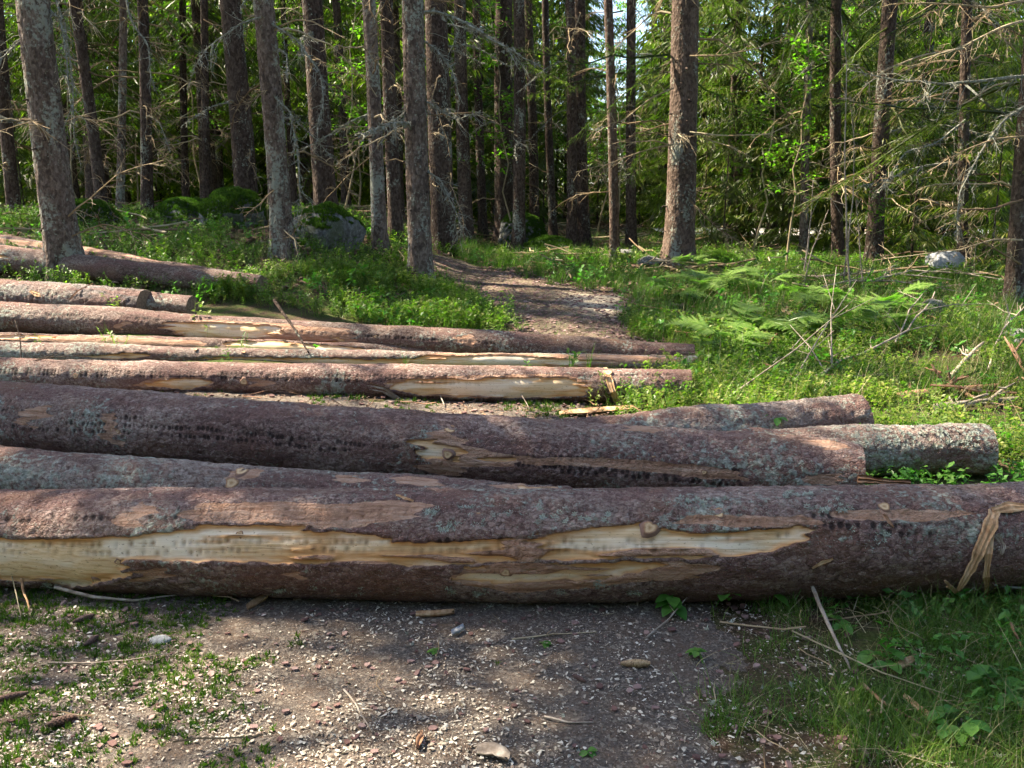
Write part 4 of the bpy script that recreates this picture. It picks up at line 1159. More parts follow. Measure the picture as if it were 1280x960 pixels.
# ------------------------------------------------------------------ broad-leaved saplings and bright understorey
LEAF1 = (np.array([[0, 0, 0], [.32, .35, .07], [0, 1, -.05], [-.32, .35, .07], [0, .45, 0]]), np.array([[0, 1, 4], [1, 2, 4], [2, 3, 4], [3, 0, 4]]))
def sapling_meshes(seed, h, nl, ls, spread):
    rs = np.random.RandomState(seed); mb = MB(); pos = []
    t = np.linspace(0, 1, 10); ax = np.stack([.06*h*np.cumsum(rs.randn(10))*.25, .06*h*np.cumsum(rs.randn(10))*.25, h*t], 1); ax[0] = 0
    mb.tube(ax, .009*h**.5*(1-.85*t)+.001, 6)
    for i in range(int(9*h**.5)+4):
        u = .3+.68*rs.rand(); p = np.array([np.interp(u, t, ax[:, a]) for a in range(3)]); a = rs.rand()*6.28
        l = spread*(.4+.7*rs.rand())*(1.25-u); d = np.array([math.cos(a), math.sin(a), .15+.3*rs.rand()])
        q = np.array([p, p+d*l*.5, p+d*l+np.array([0, 0, -.08*l])]); mb.tube(q, [.004, .003, .001], 4)
        k = max(3, int(nl/(9*h**.5+4)))
        w = rs.rand(k)**.6; pos.append(q[0]+(q[2]-q[0])*w[:, None]+rs.randn(k, 3)*.06*spread)
    pos = np.concatenate(pos); m = len(pos)
    v, f, r = scatter(*LEAF1, pos, rotm(rs.rand(m)*6.28, rs.randn(m)*.5-.15, rs.randn(m)*.3), ls*(.6+.7*rs.rand(m)))
    st = mb.mesh('stem', M['dead'], True)
    me = np_mesh('foliage', v, f, M['leaf'], False); set_attr(me, 'rnd', r)
    return st, me
SAP = [sapling_meshes(1, 3.2, 520, .075, .8), sapling_meshes(2, 4.6, 800, .085, 1.1), sapling_meshes(3, 1.6, 240, .06, .5), sapling_meshes(4, 5.5, 1100, .08, 1.4)]
def sapling(px, d, k, label, s=1.0, rz=0, group=None):
    q = P(px, 300, d)
    root = thing('sapling', label, 'tree', loc=on_ground(q[0], d), rotz=rz, group=group)
    obj('stem', SAP[k][0], root); obj('foliage', SAP[k][1], root)
    root.scale = (s,)*3
for i, (px, d, k, s, lab) in enumerate([
    (640, 17.2, 1, 1.0, 'leafy rowan-like sapling before the almost black trunk'), (985, 13.0, 0, 1.0, 'light green leafy sapling left of the thin pale stems'),
    (745, 19.5, 1, 1.0, 'glowing yellow-green sapling between black trunks and lone slim trunk'), (770, 22.0, 3, 1.0, 'glowing bush far behind the lone slim trunk'),
    (712, 24.0, 3, 1.0, 'sunlit leafy tree far behind the two black trunks'), (110, 16.0, 1, .9, 'yellow-green leafy sapling behind the leaning left stem'),
    (430, 15.5, 1, .9, 'light green sapling between boulder trunk and twin trunks'), (450, 20, 3, 1.0, 'sunny leafy bush far behind the twin trunks'),
    (255, 20.0, 3, 1.0, 'leafy tree in the far left wood behind brown stems'), (380, 19.0, 3, .9, 'leafy tree in the far wood behind the boulder'),
    (1085, 12.4, 2, .9, 'small leafy sapling at the foot of the crooked trunk'), (1160, 22.0, 3, 1.1, 'sunny leafy tree far behind the right thicket'),
    (890, 20.0, 3, 1.0, 'bright leafy tree right behind the thick right trunk'), (940, 15.2, 1, .9, 'light green sapling in the ferns right of the thick trunk'),
    (1240, 18.0, 3, 1.0, 'leafy bush far back at the right edge'), (520, 22.0, 3, 1.0, 'leafy bush far behind the reddish path trunk'), (60, 21, 3, 1.1, 'leafy tree behind the thick left trunk'),
    (1030, 21, 3, 1.1, 'leafy tree far behind the brown right stem'), (175, 23, 3, 1.1, 'leafy tree far behind the tangled dark stem'), (600, 25, 3, 1.2, 'far leafy tree above the bend of the path')]):
    sapling(px, d, k, lab, s, i*1.7)

# bare thin stems standing on the right
def bare_stem(pix, d, r, label):
    pts = [P(a, b, d) for a, b in pix]
    q0 = pts[0]; g = float(gz(q0[0], d)); pts[0] = np.array([q0[0], d, g-.02])
    pts = np.array(pts); n_ = 5*(len(pts)-1)+1; t = np.linspace(0, len(pts)-1, n_)
    pp = np.stack([np.interp(t, np.arange(len(pts)), pts[:, a]) for a in range(3)], 1)-pts[0]
    pp[:, :2] += .012*np.stack([fbm(t*1.5, 1, 0, 5, 2), fbm(t*1.5, 2, 0, 6, 2)], 1)
    mb = MB(); mb.tube(pp, r*(1-.75*t/t[-1]), 6)
    rs = np.random.RandomState(int(pix[0][0])); L = np.linalg.norm(pp[-1])
    for i in range(9):
        u = rs.randint(3, n_-1); e = rs.randn(3); e[2] = abs(e[2])+.6; e /= np.linalg.norm(e); l = .12*L*(.4+rs.rand())
        mb.tube(np.array([pp[u], pp[u]+e*l*.6, pp[u]+e*l]), [r*.4, r*.25, r*.1], 4)
    thing('bare_stem', label, 'sapling', loc=tuple(pts[0]), me=mb.mesh('bare_stem', M['stick']))
bare_stem([(1002, 368), (1008, 320), (1014, 270), (1016, 225)], 11.2, .014, 'thin bare forked stem standing in the ferns, left of the pale stems')
bare_stem([(1003, 362), (1016, 310), (1036, 262)], 11.0, .011, 'short bare stick leaning right beside the forked stem')
bare_stem([(1062, 380), (1058, 300), (1056, 190), (1058, 80), (1052, 20)], 10.6, .014, 'tall thin pale bare stem in front of the brown right stem')
bare_stem([(1054, 350), (1066, 250), (1068, 180), (1062, 120)], 11.2, .010, 'second thin pale stem crossing behind the tall one')
bare_stem([(1078, 372), (1074, 300), (1070, 250)], 10.8, .009, 'short thin grey stem right of the tall pale ones')

# ------------------------------------------------------------------ the far wood as one mass of sunlit leaves
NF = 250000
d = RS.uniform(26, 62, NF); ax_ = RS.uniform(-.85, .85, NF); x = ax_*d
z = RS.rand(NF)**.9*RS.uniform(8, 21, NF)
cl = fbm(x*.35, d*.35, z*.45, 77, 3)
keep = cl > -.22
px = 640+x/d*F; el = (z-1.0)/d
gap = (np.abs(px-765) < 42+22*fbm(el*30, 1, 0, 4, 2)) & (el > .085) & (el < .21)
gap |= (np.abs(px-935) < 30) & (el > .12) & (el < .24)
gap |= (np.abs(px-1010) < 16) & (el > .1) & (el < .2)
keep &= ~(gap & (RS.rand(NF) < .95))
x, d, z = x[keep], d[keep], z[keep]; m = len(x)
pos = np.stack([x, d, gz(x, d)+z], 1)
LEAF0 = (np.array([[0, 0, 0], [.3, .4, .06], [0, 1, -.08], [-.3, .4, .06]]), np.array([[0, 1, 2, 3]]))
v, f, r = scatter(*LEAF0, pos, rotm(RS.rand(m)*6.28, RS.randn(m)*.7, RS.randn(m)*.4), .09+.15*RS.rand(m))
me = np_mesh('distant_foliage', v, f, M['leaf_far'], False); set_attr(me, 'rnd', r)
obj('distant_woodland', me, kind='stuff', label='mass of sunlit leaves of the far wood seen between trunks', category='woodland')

# ------------------------------------------------------------------ lichened limbs that hang from particular trunks
def limb(root, pix, d0, d1, r0, mat='dead_lichen', twigs=14, tl=.3):
    pts = [P(a, b, d0+(d1-d0)*i/(len(pix)-1)) for i, (a, b) in enumerate(pix)]
    pts = np.array(pts); n_ = 6*(len(pts)-1)+1; t = np.linspace(0, len(pts)-1, n_)
    pp = np.stack([np.interp(t, np.arange(len(pts)), pts[:, a]) for a in range(3)], 1)
    k = np.array([.25, .5, .25])
    for a in range(3): pp[1:-1, a] = pp[:-2, a]*.25+pp[1:-1, a]*.5+pp[2:, a]*.25
    pp -= np.array(root.location)
    pp += .012*np.stack([fbm(t*2, 1, 0, 5, 2), fbm(t*2, 2, 0, 6, 2), fbm(t*2, 3, 0, 7, 2)], 1)
    mb = MB(); mb.tube(pp, r0*(1-.8*t/t[-1])+.001, 5)
    rs = np.random.RandomState(int(pix[0][0]*7+pix[0][1]) % 9999)
    for i in range(int(twigs*1.7)):
        u = rs.randint(2, n_); e = rs.randn(3); e[2] -= .5; dd = pp[min(u, n_-1)]-pp[u-1]; e = e/np.linalg.norm(e)+1.0*dd/np.linalg.norm(dd); e /= np.linalg.norm(e); l = tl*(.3+.8*rs.rand())
        b = pp[u-1]; q = np.array([b, b+e*l*.5+rs.randn(3)*.02, b+e*l-np.array([0, 0, .15*l])]); mb.tube(q, [.004, .0028, .0012], 4)
        for z_ in range(3):
            e2 = e+rs.randn(3)*.7; e2 /= np.linalg.norm(e2); w = .3+.6*rs.rand(); c0 = q[0]+(q[2]-q[0])*w
            mb.tube(np.array([c0, c0+e2*l*.2, c0+e2*l*.35]), [.0025, .002, .001], 3)
    if mat == 'dead_lichen':
        for i in range(26*len(pix)):
            p = pp[rs.randint(n_)]+rs.randn(3)*.012; s = .007+.013*rs.rand(); a = rs.randn(3, 3)*s; a[:, 2] -= s*.5
            mb.add(np.vstack([p, p+a]), [[0, 1, 2], [0, 2, 3]])
    obj('limb', mb.mesh('limb', M[mat], False), root)
by_label = {o.get('label'): o for o in COL.objects if o.get('label')}
T = [by_label[h[4]] for h in HERO]
limb(T[0], [(45, 40), (20, 55), (-5, 80)], 9.5, 9.2, .012)
limb(T[0], [(60, 10), (75, 25), (82, 60), (85, 100), (92, 150)], 9.5, 9.0, .012)
limb(T[0], [(85, 270), (110, 250), (150, 215), (205, 200)], 9.4, 8.6, .008, 'dead')
limb(T[0], [(90, 295), (130, 280), (170, 290), (200, 300)], 9.4, 8.8, .008, 'dead')
limb(T[1], [(333, 20), (300, 30), (258, 60), (240, 90)], 10.2, 9.6, .010)
limb(T[1], [(338, 110), (310, 130), (290, 132)], 10.2, 9.8, .008, 'dead', 8, .2)
limb(T[1], [(340, 30), (370, 50), (400, 90), (405, 130), (395, 160)], 10.2, 9.6, .013)
limb(T[1], [(342, 120), (362, 140), (370, 180), (376, 240), (370, 285)], 10.2, 9.7, .010)
limb(T[1], [(345, 235), (325, 255), (305, 270)], 10.2, 9.9, .009, 'dead', 6, .2)
limb(T[1], [(348, 300), (365, 296), (375, 275), (378, 262)], 10.2, 9.9, .007, 'dead', 5, .15)
limb(T[1], [(352, 285), (368, 300), (372, 318)], 10.2, 9.9, .008, 'dead', 4, .12)
limb(T[20], [(158, 0), (165, 30), (185, 55), (188, 90), (192, 110)], 12.5, 12.2, .016)
limb(T[21], [(70, 0), (80, 30), (90, 90), (92, 160), (100, 205)], 12.0, 11.6, .014)
limb(T[2], [(520, 45), (545, 62), (565, 85), (575, 125)], 10.3, 9.9, .012)
limb(T[2], [(522, 120), (545, 135), (570, 150), (600, 140)], 10.3, 9.8, .010)
limb(T[2], [(528, 210), (550, 225), (565, 255), (580, 290)], 10.3, 9.9, .009)
limb(T[2], [(520, 130), (500, 145), (478, 160)], 10.3, 10.0, .008)
limb(T[8], [(560, 30), (600, 40), (630, 55), (660, 90)], 13.5, 13.0, .012)
limb(T[3], [(862, 70), (900, 70), (950, 60), (985, 40)], 13.0, 12.4, .014, 'dead')
limb(T[3], [(862, 165), (900, 170), (960, 168), (1000, 150)], 13.0, 12.6, .012, 'dead')
limb(T[3], [(842, 110), (810, 125), (780, 150), (745, 160)], 13.0, 12.6, .011, 'dead')
limb(T[3], [(842, 180), (800, 190), (760, 205), (720, 215)], 13.0, 12.6, .010, 'dead')
limb(T[3], [(862, 250), (890, 280), (920, 300), (945, 320)], 13.0, 12.3, .011, 'dead', 18)
RT = T[30]
limb(RT, [(1284, 95), (1240, 100), (1180, 105), (1120, 100), (1060, 86)], 9.6, 8.9, .018, 'dead_lichen', 22, .35)
limb(RT, [(1284, 25), (1250, 35), (1200, 60), (1150, 75)], 9.6, 9.0, .015, 'dead', 20)
limb(RT, [(1286, 130), (1255, 150), (1225, 190), (1200, 240), (1195, 300)], 9.6, 9.1, .016, 'dead_lichen', 22)
limb(RT, [(1284, 170), (1240, 175), (1200, 190), (1160, 215)], 9.6, 9.0, .012, 'dead', 16)
limb(RT, [(1284, 0), (1240, 10), (1190, 5), (1120, 4)], 9.6, 8.8, .016, 'dead', 22)
limb(RT, [(1278, 250), (1240, 262), (1200, 262), (1150, 250), (1092, 208)], 9.6, 9.0, .014, 'dead', 26)
limb(RT, [(1278, 300), (1240, 300), (1200, 312), (1150, 318), (1090, 325)], 9.6, 9.0, .010, 'dead', 16)
limb(RT, [(1276, 330), (1240, 310), (1210, 290), (1170, 265)], 9.6, 9.2, .011, 'dead', 16)
limb(T[29], [(1206, 150), (1170, 180), (1130, 190), (1100, 240)], 12.4, 11.6, .012, 'dead_lichen', 20)
limb(T[29], [(1206, 60), (1150, 70), (1100, 90), (1060, 130)], 12.4, 11.6, .014, 'dead', 24, .4)

# ================================================================== GROUND COVER (uncountable)
LOGSEG = []
for L in (L1, L1b, L2, L3, L4, L5, L6, L6b, L7, L8, L8b, L9, L9b):
    LOGSEG.append((L.o+L.R @ np.array([L.u0, 0, 0]), L.o+L.R @ np.array([L.u1, 0, 0]), L.kr.max()))
def off_logs(x, y, pad=.0):
    ok = np.ones(x.shape, bool)
    for a, b, r in LOGSEG:
        e = (b-a)[:2]; t = np.clip(((x-a[0])*e[0]+(y-a[1])*e[1])/(e@e), 0, 1)
        ok &= (x-a[0]-t*e[0])**2+(y-a[1]-t*e[1])**2 > (r*.75+pad)**2
    return ok
def fanpts(n_, d0, d1, half=.66, p=1.0):
    """points spread over the ground ahead, denser close by"""
    u = RS.rand(n_); d = (d0**p+(d1**p-d0**p)*u)**(1/p)
    return RS.uniform(-half, half, n_)*d, d
def put(name, tmpl, x, y, mat, scale, tilt=.25, dz=0., label=None, smooth=False, z=None, cat=None):
    m = len(x)
    zz = gz(x, y)+fine_rel(x, y)+dz if z is None else z
    pos = np.stack([x, y, zz], 1)
    tm = tmpl if isinstance(tmpl, list) else [tmpl]
    Vs, Fs, As, o = [], [], [], 0
    sel = RS.randint(len(tm), size=m)
    for k, t in enumerate(tm):
        q = sel == k; nq = int(q.sum())
        if not nq: continue
        v, f, r = scatter(t[0], t[1], pos[q], rotm(RS.rand(nq)*6.28, RS.randn(nq)*tilt, RS.rand(nq)*6.28), scale[q])
        Vs.append(v); Fs.append(f+o); As.append(r); o += len(v)
    me = np_mesh(name, np.vstack(Vs), Fs, M[mat], smooth); set_attr(me, 'rnd', np.concatenate(As))
    ob = obj(name, me, kind='stuff')
    if label: ob['label'] = label; ob['category'] = cat
    return ob

def sprig(seed, h, nl, ls, wide=.5):
    rs = np.random.RandomState(seed); tv, tf = [], []
    nb = 3
    for b in range(nb):
        a = rs.rand()*6.28; le = h*(.6+.5*rs.rand()); o = rs.randn(2)*.03
        pts = [np.array([o[0]+math.cos(a)*le*.35*t**1.5, o[1]+math.sin(a)*le*.35*t**1.5, le*t]) for t in (0, .35, .7, 1)]
        for i in range(3):
            k = len(tv); w = np.array([.0012, .0012, 0]); tv += [pts[i]-w, pts[i]+w, pts[i+1]+w*.6, pts[i+1]-w*.6]; tf.append([k, k+1, k+2, k+3])
        for i in range(nl//nb):
            t = .3+.7*rs.rand(); j = min(2, int(t*3)); p = pts[j]+(pts[j+1]-pts[j])*(t*3-j if t < 1 else 1)
            aa = rs.rand()*6.28; l = ls*(.6+.6*rs.rand()); d = np.array([math.cos(aa), math.sin(aa), .35*rs.randn()+.2]); s = np.array([-math.sin(aa), math.cos(aa), .25*rs.randn()])*l*wide*.5
            k = len(tv); tv += [p, p+d*l*.5+s+np.array([0, 0, .1*l]), p+d*l, p+d*l*.5-s+np.array([0, 0, .1*l])]; tf.append([k, k+1, k+2, k+3])
    return np.array(tv), np.array(tf)
SPR = [sprig(i, .2, 30, .028, .62) for i in range(5)]
SPR_BIG = [sprig(20+i, .17, 15, .05, .62) for i in range(5)]
GRT = [tuft_template(9, .22, .0028, .10, 60+i, 3) for i in range(4)]
GRS = [tuft_template(7, .07, .0016, .045, 70+i, 2) for i in range(4)]

PILE = np.array([G(*p)[:2] for p in [(-200, 372), (150, 378), (450, 408), (700, 428), (880, 440), (885, 470), (760, 505), (-200, 505)]])
def veg(x, y):
    """cover allowed, 0..1"""
    t = np.clip((.10-track_sd(x, y))/.55, 0, 1)
    p = np.clip((.05-path_sd(x, y))/.15, 0, 1)
    return t*p*off_logs(x, y)*np.where(poly_sd(PILE, x, y) > 0, .04, 1)
# 1 bilberry on the left bank and the right side
x, y = fanpts(30000, 5.6, 15, .68, 1.25)
left = (x < -.2-.0*y); k = veg(x, y)*np.where(x < 0, sstep(-.12, .10, fbm(x*1.5, y*1.5, 0, 101, 4)+.10*(y < 10.5)), .75*sstep(-.05, .15, fbm(x*1.5, y*1.5, 0, 103, 4)))
q = RS.rand(len(x)) < k*.62
x, y = x[q], y[q]
put('bilberry_cover', SPR, x, y, 'bilberry', (.45+.9*RS.rand(len(x)))*(1+.5*fbm(x*.9, y*.9, 0, 165, 2)), .3, -.01)
x, y = fanpts(2600, 6, 14, .68, 1.2); q = RS.rand(2600) < veg(x, y)*.5*sstep(-.05, .2, fbm(x*1.2, y*1.2, 0, 161, 3))
put('bank_herbs', SPR_BIG, x[q], y[q], 'herb', .6+.9*RS.rand(int(q.sum())), .3, -.01)
x, y = fanpts(5000, 6, 14, .68, 1.2); q = RS.rand(5000) < veg(x, y)*.35*sstep(.0, .25, fbm(x*1.7, y*1.7, 0, 163, 3))
put('withered_shrub_twigs', [(t_[0], t_[1]) for t_ in [tuft_template(8, .2, .0012, .14, 260+i, 3) for i in range(4)]], x[q], y[q], 'dead', .6+.8*RS.rand(int(q.sum())), .3)
BANK = np.array([G(*p)[:2] for p in [(225, 356), (330, 340), (450, 338), (545, 352), (610, 385), (650, 418), (560, 416), (400, 396), (245, 384)]])
x = RS.uniform(BANK[:, 0].min(), BANK[:, 0].max(), 14000); y = RS.uniform(BANK[:, 1].min(), BANK[:, 1].max(), 14000)
sdb = poly_sd(BANK, x, y); q = (sdb > 0) & off_logs(x, y) & (RS.rand(14000) < .5*sstep(0, .3, sdb)*sstep(-.22, .1, fbm(x*2.6, y*2.6, 0, 171, 3)))
put('bank_bilberry', SPR, x[q], y[q], 'bilberry', (.5+.7*RS.rand(int(q.sum())))*(1+.5*fbm(x[q]*1.4, y[q]*1.4, 0, 173, 2)), .25, -.01)
# 2 right middle ground cover close by
x = RS.uniform(.5, 5.2, 9000); y = RS.uniform(4.4, 8.5, 9000)
q = (RS.rand(9000) < veg(x, y)*.7*sstep(-.12, .12, fbm(x*2.2, y*2.2, 0, 107, 4)))
put('lingonberry_cover', SPR, x[q], y[q], 'bilberry', .55+.6*RS.rand(int(q.sum())), .3, -.01)
# 3 woodland grass right of and beyond the path
x, y = fanpts(24000, 6.0, 19, .66, 1.1)
q = RS.rand(len(x)) < veg(x, y)*np.where(x > -.9, .8, .10)*sstep(-.35, .1, fbm(x*.8+3, y*.8, 0, 109, 3))
x, y = x[q], y[q]
put('woodland_grass', GRT, x, y, 'grass', .55+.75*RS.rand(len(x)), .2, -.01)
# sparse grass creeping on to the path's near end
x, y = fanpts(9000, 6.2, 9.5, .3); q = (path_sd(x, y) > -.2) & (RS.rand(9000) < .10+.35*sstep(9.2, 6.6, y)) & (fbm(x*3, y*3, 0, 119, 3) > .02) & off_logs(x, y)
put('path_edge_grass', GRS, x[q], y[q], 'grass', .6+.6*RS.rand(int(q.sum())), .3)
x = RS.uniform(.4, 6, 1500); y = RS.uniform(4.6, 10, 1500); q = RS.rand(1500) < veg(x, y)*.6
put('dry_stalks', [tuft_template(3, .30, .0014, .22, 195+i, 3) for i in range(3)], x[q], y[q], 'grass_dry', .6+.8*RS.rand(int(q.sum())), .4, .0)
# 4 foreground right corner
x = RS.uniform(.3, 3.4, 26000); y = RS.uniform(1.3, 3.4, 26000)
q = (RS.rand(26000) < veg(x, y)*.85*sstep(-.4, .05, fbm(x*2.6, y*2.6, 0, 113, 3))) & (y < 3.35)
put('corner_grass', GRS+[tuft_template(5, .13, .0016, .09, 90, 3)], x[q], y[q], 'grass', .5+.8*RS.rand(int(q.sum())), .35)
x = RS.uniform(.5, 3.4, 1500); y = RS.uniform(1.4, 3.2, 1500)
q = RS.rand(1500) < veg(x, y)*.5*sstep(-.1, .4, fbm(x*1.6, y*1.6, 0, 117, 2)+.28*(x-1.1))
put('corner_herbs', SPR_BIG, x[q], y[q], 'herb', .25+.5*RS.rand(int(q.sum())), .35, -.01)
x = RS.uniform(.35, 3.2, 5000); y = RS.uniform(1.3, 3.3, 5000); q = (RS.rand(5000) < veg(x, y)*.2)
put('dry_grass', [tuft_template(3, .12, .0011, .16, 95+i, 3) for i in range(3)], x[q], y[q], 'grass_dry', .6+.8*RS.rand(int(q.sum())), .7, .01)
# herbs along the back edge between the log ends
x = RS.uniform(1.2, 4.4, 900); y = RS.uniform(3.55, 5.2, 900); q = (RS.rand(900) < veg(x, y)*.6)
put('log_side_herbs', SPR_BIG, x[q], y[q], 'herb', .4+.4*RS.rand(int(q.sum())), .3, -.01)
# 5 moss, left foreground
x = RS.uniform(-3, -.3, 60000); y = RS.uniform(1.4, 3.5, 60000)
pxx = x/(y*.976+.31)*F+640
mm = sstep(-.02, .22, fbm(x*4.5, y*4.5, 0, 121, 4)+.30*sstep(330, 60, pxx)-.25*sstep(160, 420, pxx)+.05)*sstep(1.75, 2.15, y+.2*(pxx < 90))
q = RS.rand(60000) < mm*.36
put('moss_patches', MOSS_T, x[q], y[q], 'moss', .7+.8*RS.rand(int(q.sum())), .35, .008)
x = RS.uniform(-3, 4, 30000); y = RS.uniform(1.3, 7, 30000)
q = (RS.rand(30000) < .5*sstep(.1, .3, fbm(x*3, y*3, 0, 127, 4))*(veg(x, y)*.8+.08)) & off_logs(x, y, -.05)
put('moss_specks', MOSS_T, x[q], y[q], 'moss', .7+.8*RS.rand(int(q.sum())), .35, .008)
# 6 litter: wood flakes, bark bits, needles, twigs
TW = []
for i in range(6):
    mb = MB(); rs = np.random.RandomState(70+i); p = np.stack([np.linspace(-.5, .5, 5), np.cumsum(rs.randn(5))*.05, .03+.05*rs.rand(5)], 1); v, f = tube(p, .012, 4)
    TW.append((v, f))
TW0 = TW
FL = []
for i in range(12):
    rs = np.random.RandomState(i+300); w = .25+.5*rs.rand(); j = lambda: .5+.9*rs.rand()
    FL.append((np.array([[-.5*j(), -w*.3*j(), .05], [-.1, -w*.55*j(), .12*j()], [.5*j(), -w*.2*j(), .02], [.42*j(), w*.35*j(), .10], [.2*j()-.1, w*.5*j(), .2*j()], [-.45*j(), w*.3*j(), .04]]), np.array([[0, 1, 4, 5], [1, 2, 3, 4]])))
x = RS.uniform(-2.6, 1.6, 90000); y = RS.uniform(1.35, 3.4, 90000)
pxx = x/(y*.976+.31)*F+640
dens = .26+.75*sstep(2.75, 1.9, y)*sstep(980, 560, pxx)+.25*sstep(330, 560, pxx)*sstep(760, 560, pxx)+.1*sstep(3, 2.3, y)
dens = dens+1.2*sstep(2.25, 2.0, y+.12*fbm(x*4, y*4, 0, 151, 2))*sstep(20, 90, pxx)*sstep(620, 300, pxx)
dens *= sstep(-.45, .15, fbm(x*5, y*5, 0, 131, 3))*sstep(-.9, -.1, track_sd(x, y))*np.where(y > 2.9, .55, 1)
q = RS.rand(90000) < dens*.85
put('wood_flakes', FL, x[q], y[q], 'flake', .0035+.015*RS.rand(int(q.sum()))**3.2, .35, .014)
x = RS.uniform(-2.6, 1.8, 70000); y = RS.uniform(1.35, 3.4, 70000); q = RS.rand(70000) < .7*(track_sd(x, y) > -.4)*sstep(-.5, .1, fbm(x*6, y*6, 0, 137, 3))*np.where(y > 2.85, .5, 1)
put('fine_chips', FL[:4], x[q], y[q], 'flake_fine', .003+.006*RS.rand(int(q.sum()))**2, .4, .013)
BB = []
for i in range(5):
    rs = np.random.RandomState(40+i); a = np.arange(6)*math.pi/3; r_ = .35+.2*rs.rand(6)
    BB.append((np.vstack([np.stack([np.cos(a)*r_, np.sin(a)*r_*.75, .06+.12*rs.rand(6)], 1), np.stack([np.cos(a)*r_, np.sin(a)*r_*.75, -.05+0*a], 1)]),
               np.array([[0, 1, 2, 3], [3, 4, 5, 0]]+[[k_, (k_+1) % 6, (k_+1) % 6+6, k_+6] for k_ in range(6)])))
x = RS.uniform(-2.6, 2.0, 6000); y = np.where(RS.rand(6000) < .45, RS.uniform(1.35, 3.4, 6000), RS.uniform(3.6, 6.6, 6000))
q = (RS.rand(6000) < .6*(track_sd(x, y) > -.6)) & off_logs(x, y, -.05)
put('bark_bits', BB, x[q], y[q], 'barkbit', (.008+.026*RS.rand(int(q.sum()))**2)*np.where(y[q] > 3.5, 1.5, 1), .25, .014)
x = RS.uniform(-2.6, 2.2, 42000); y = RS.uniform(1.35, 3.5, 42000); q = RS.rand(42000) < .75*sstep(-1., 0, track_sd(x, y))
ND = (np.array([[-.5, -.04, .02], [0, -.05, .1], [.5, 0, .02], [0, .05, .1]]), np.array([[0, 1, 2, 3]]))
put('needle_litter', ND, x[q], y[q], 'needle_litter', .010+.010*RS.rand(int(q.sum())), .25, .013)
x = RS.uniform(-3.4, 1.2, 30000); y = RS.uniform(3.6, 6.8, 30000); q = off_logs(x, y, -.05) & (RS.rand(30000) < .5*sstep(-.2, .1, fbm(x*5, y*5, 0, 141, 3)))
put('gap_litter', FL[:6], x[q], y[q], 'needle_litter', .012+.02*RS.rand(int(q.sum()))**2, .5, .014)
x = RS.uniform(-3.4, 1.2, 9000); y = RS.uniform(4.6, 6.8, 9000); q = off_logs(x, y, -.05) & (RS.rand(9000) < .8*sstep(.0, .15, fbm(x*3, y*3, 0, 143, 3)))
put('gap_moss', MOSS_T, x[q], y[q], 'moss', 1.2+1.2*RS.rand(int(q.sum())), .4, .006)
x = RS.uniform(-3.0, 1.2, 160); y = RS.uniform(4.6, 6.6, 160); q = off_logs(x, y)
put('gap_twigs', TW0, x[q], y[q], 'stick_red', .08+.3*RS.rand(int(q.sum()))**2, .15, .02)
x, y = fanpts(16000, 6.3, 13, .25); q = (path_sd(x, y) > -.3) & (RS.rand(16000) < .8)
put('path_litter', BB, x[q], y[q], 'barkbit', .02+.04*RS.rand(int(q.sum()))**2, .2, .012)
x = RS.uniform(-2.4, 3.2, 700); y = RS.uniform(1.4, 3.3, 700); q = RS.rand(700) < np.where(track_sd(x, y) > 0, .10, .45)
put('twig_litter', TW, x[q], y[q], 'dead', .06+.22*RS.rand(int(q.sum()))**2, .12, .016)
x = RS.uniform(1.0, 5.5, 70); y = RS.uniform(4.8, 9.5, 70); q = veg(x, y) > .3
put('brush_twigs', TW, x[q], y[q], 'stick_red', .2+.5*RS.rand(int(q.sum()))**2, .3, .08)
x, y = fanpts(500, 11, 24, .7); q = (path_sd(x, y) < -.3)
put('forest_twigs', TW, x[q], y[q], 'dead', .4+.9*RS.rand(int(q.sum())), .25, .06)
x = RS.uniform(-1.9, 2.4, 300); y = RS.uniform(1.4, 3.2, 300)
LT = tuft_template(16, .02, .0028, .018, 99, 2); q = RS.rand(300) < np.where(track_sd(x, y) > 0, .25, .8)
put('fallen_lichen', LT, x[q], y[q], 'lichen_tuft', .35+.5*RS.rand(int(q.sum())), 1.1, .010)
# leaf litter of the shaded wood floor
x, y = fanpts(16000, 9, 26, .7); q = RS.rand(len(x)) < .8*(path_sd(x, y) < -.1)
put('leaf_litter', BB, x[q], y[q], 'needle_litter', .04+.07*RS.rand(int(q.sum())), .5, .02)

# ================================================================== FERNS
def frond_mesh(seed, L):
    rs = np.random.RandomState(seed); mb = MB()
    t = np.linspace(0, 1, 12); ax = np.stack([L*t*.92, .03*L*np.sin(t*3+seed), L*(.42*t-.52*t**2.2)], 1)
    mb.tube(ax, .0035*(1-.8*t)+.0006, 4, a=.3)
    m = 17
    for i in range(m):
        u = .22+.77*i/(m-1); p = np.array([np.interp(u, t, ax[:, a]) for a in range(3)])
        for s in (-1, 1):
            l = L*.34*math.sin(min(1, (1-u)*1.25+.05)*math.pi*.5)*(.85+.3*rs.rand())
            d = np.array([.42, s*.9, -.10+.1*rs.randn()]); d /= np.linalg.norm(d); sd = np.array([.9, -s*.42, 0])
            k = 8; w = np.linspace(0, 1, k+1)
            for j in range(k):   # leaflets either side of the pinna
                b = p+d*l*w[j]; ll = l*.20*(1-w[j]*.8); e = l/k*.46
                for z in (-1, 1):
                    tip = b+d*l/k*.8+sd*z*ll+np.array([0, 0, -.15*ll])
                    mb.add(np.array([b, b+d*l/k*.95, tip+d*e, tip]), [[0, 1, 2, 3]], rs.rand())
    return mb.mesh('frond', M['fern'], False)
FR = [frond_mesh(1, .5), frond_mesh(2, .42), frond_mesh(3, .58)]
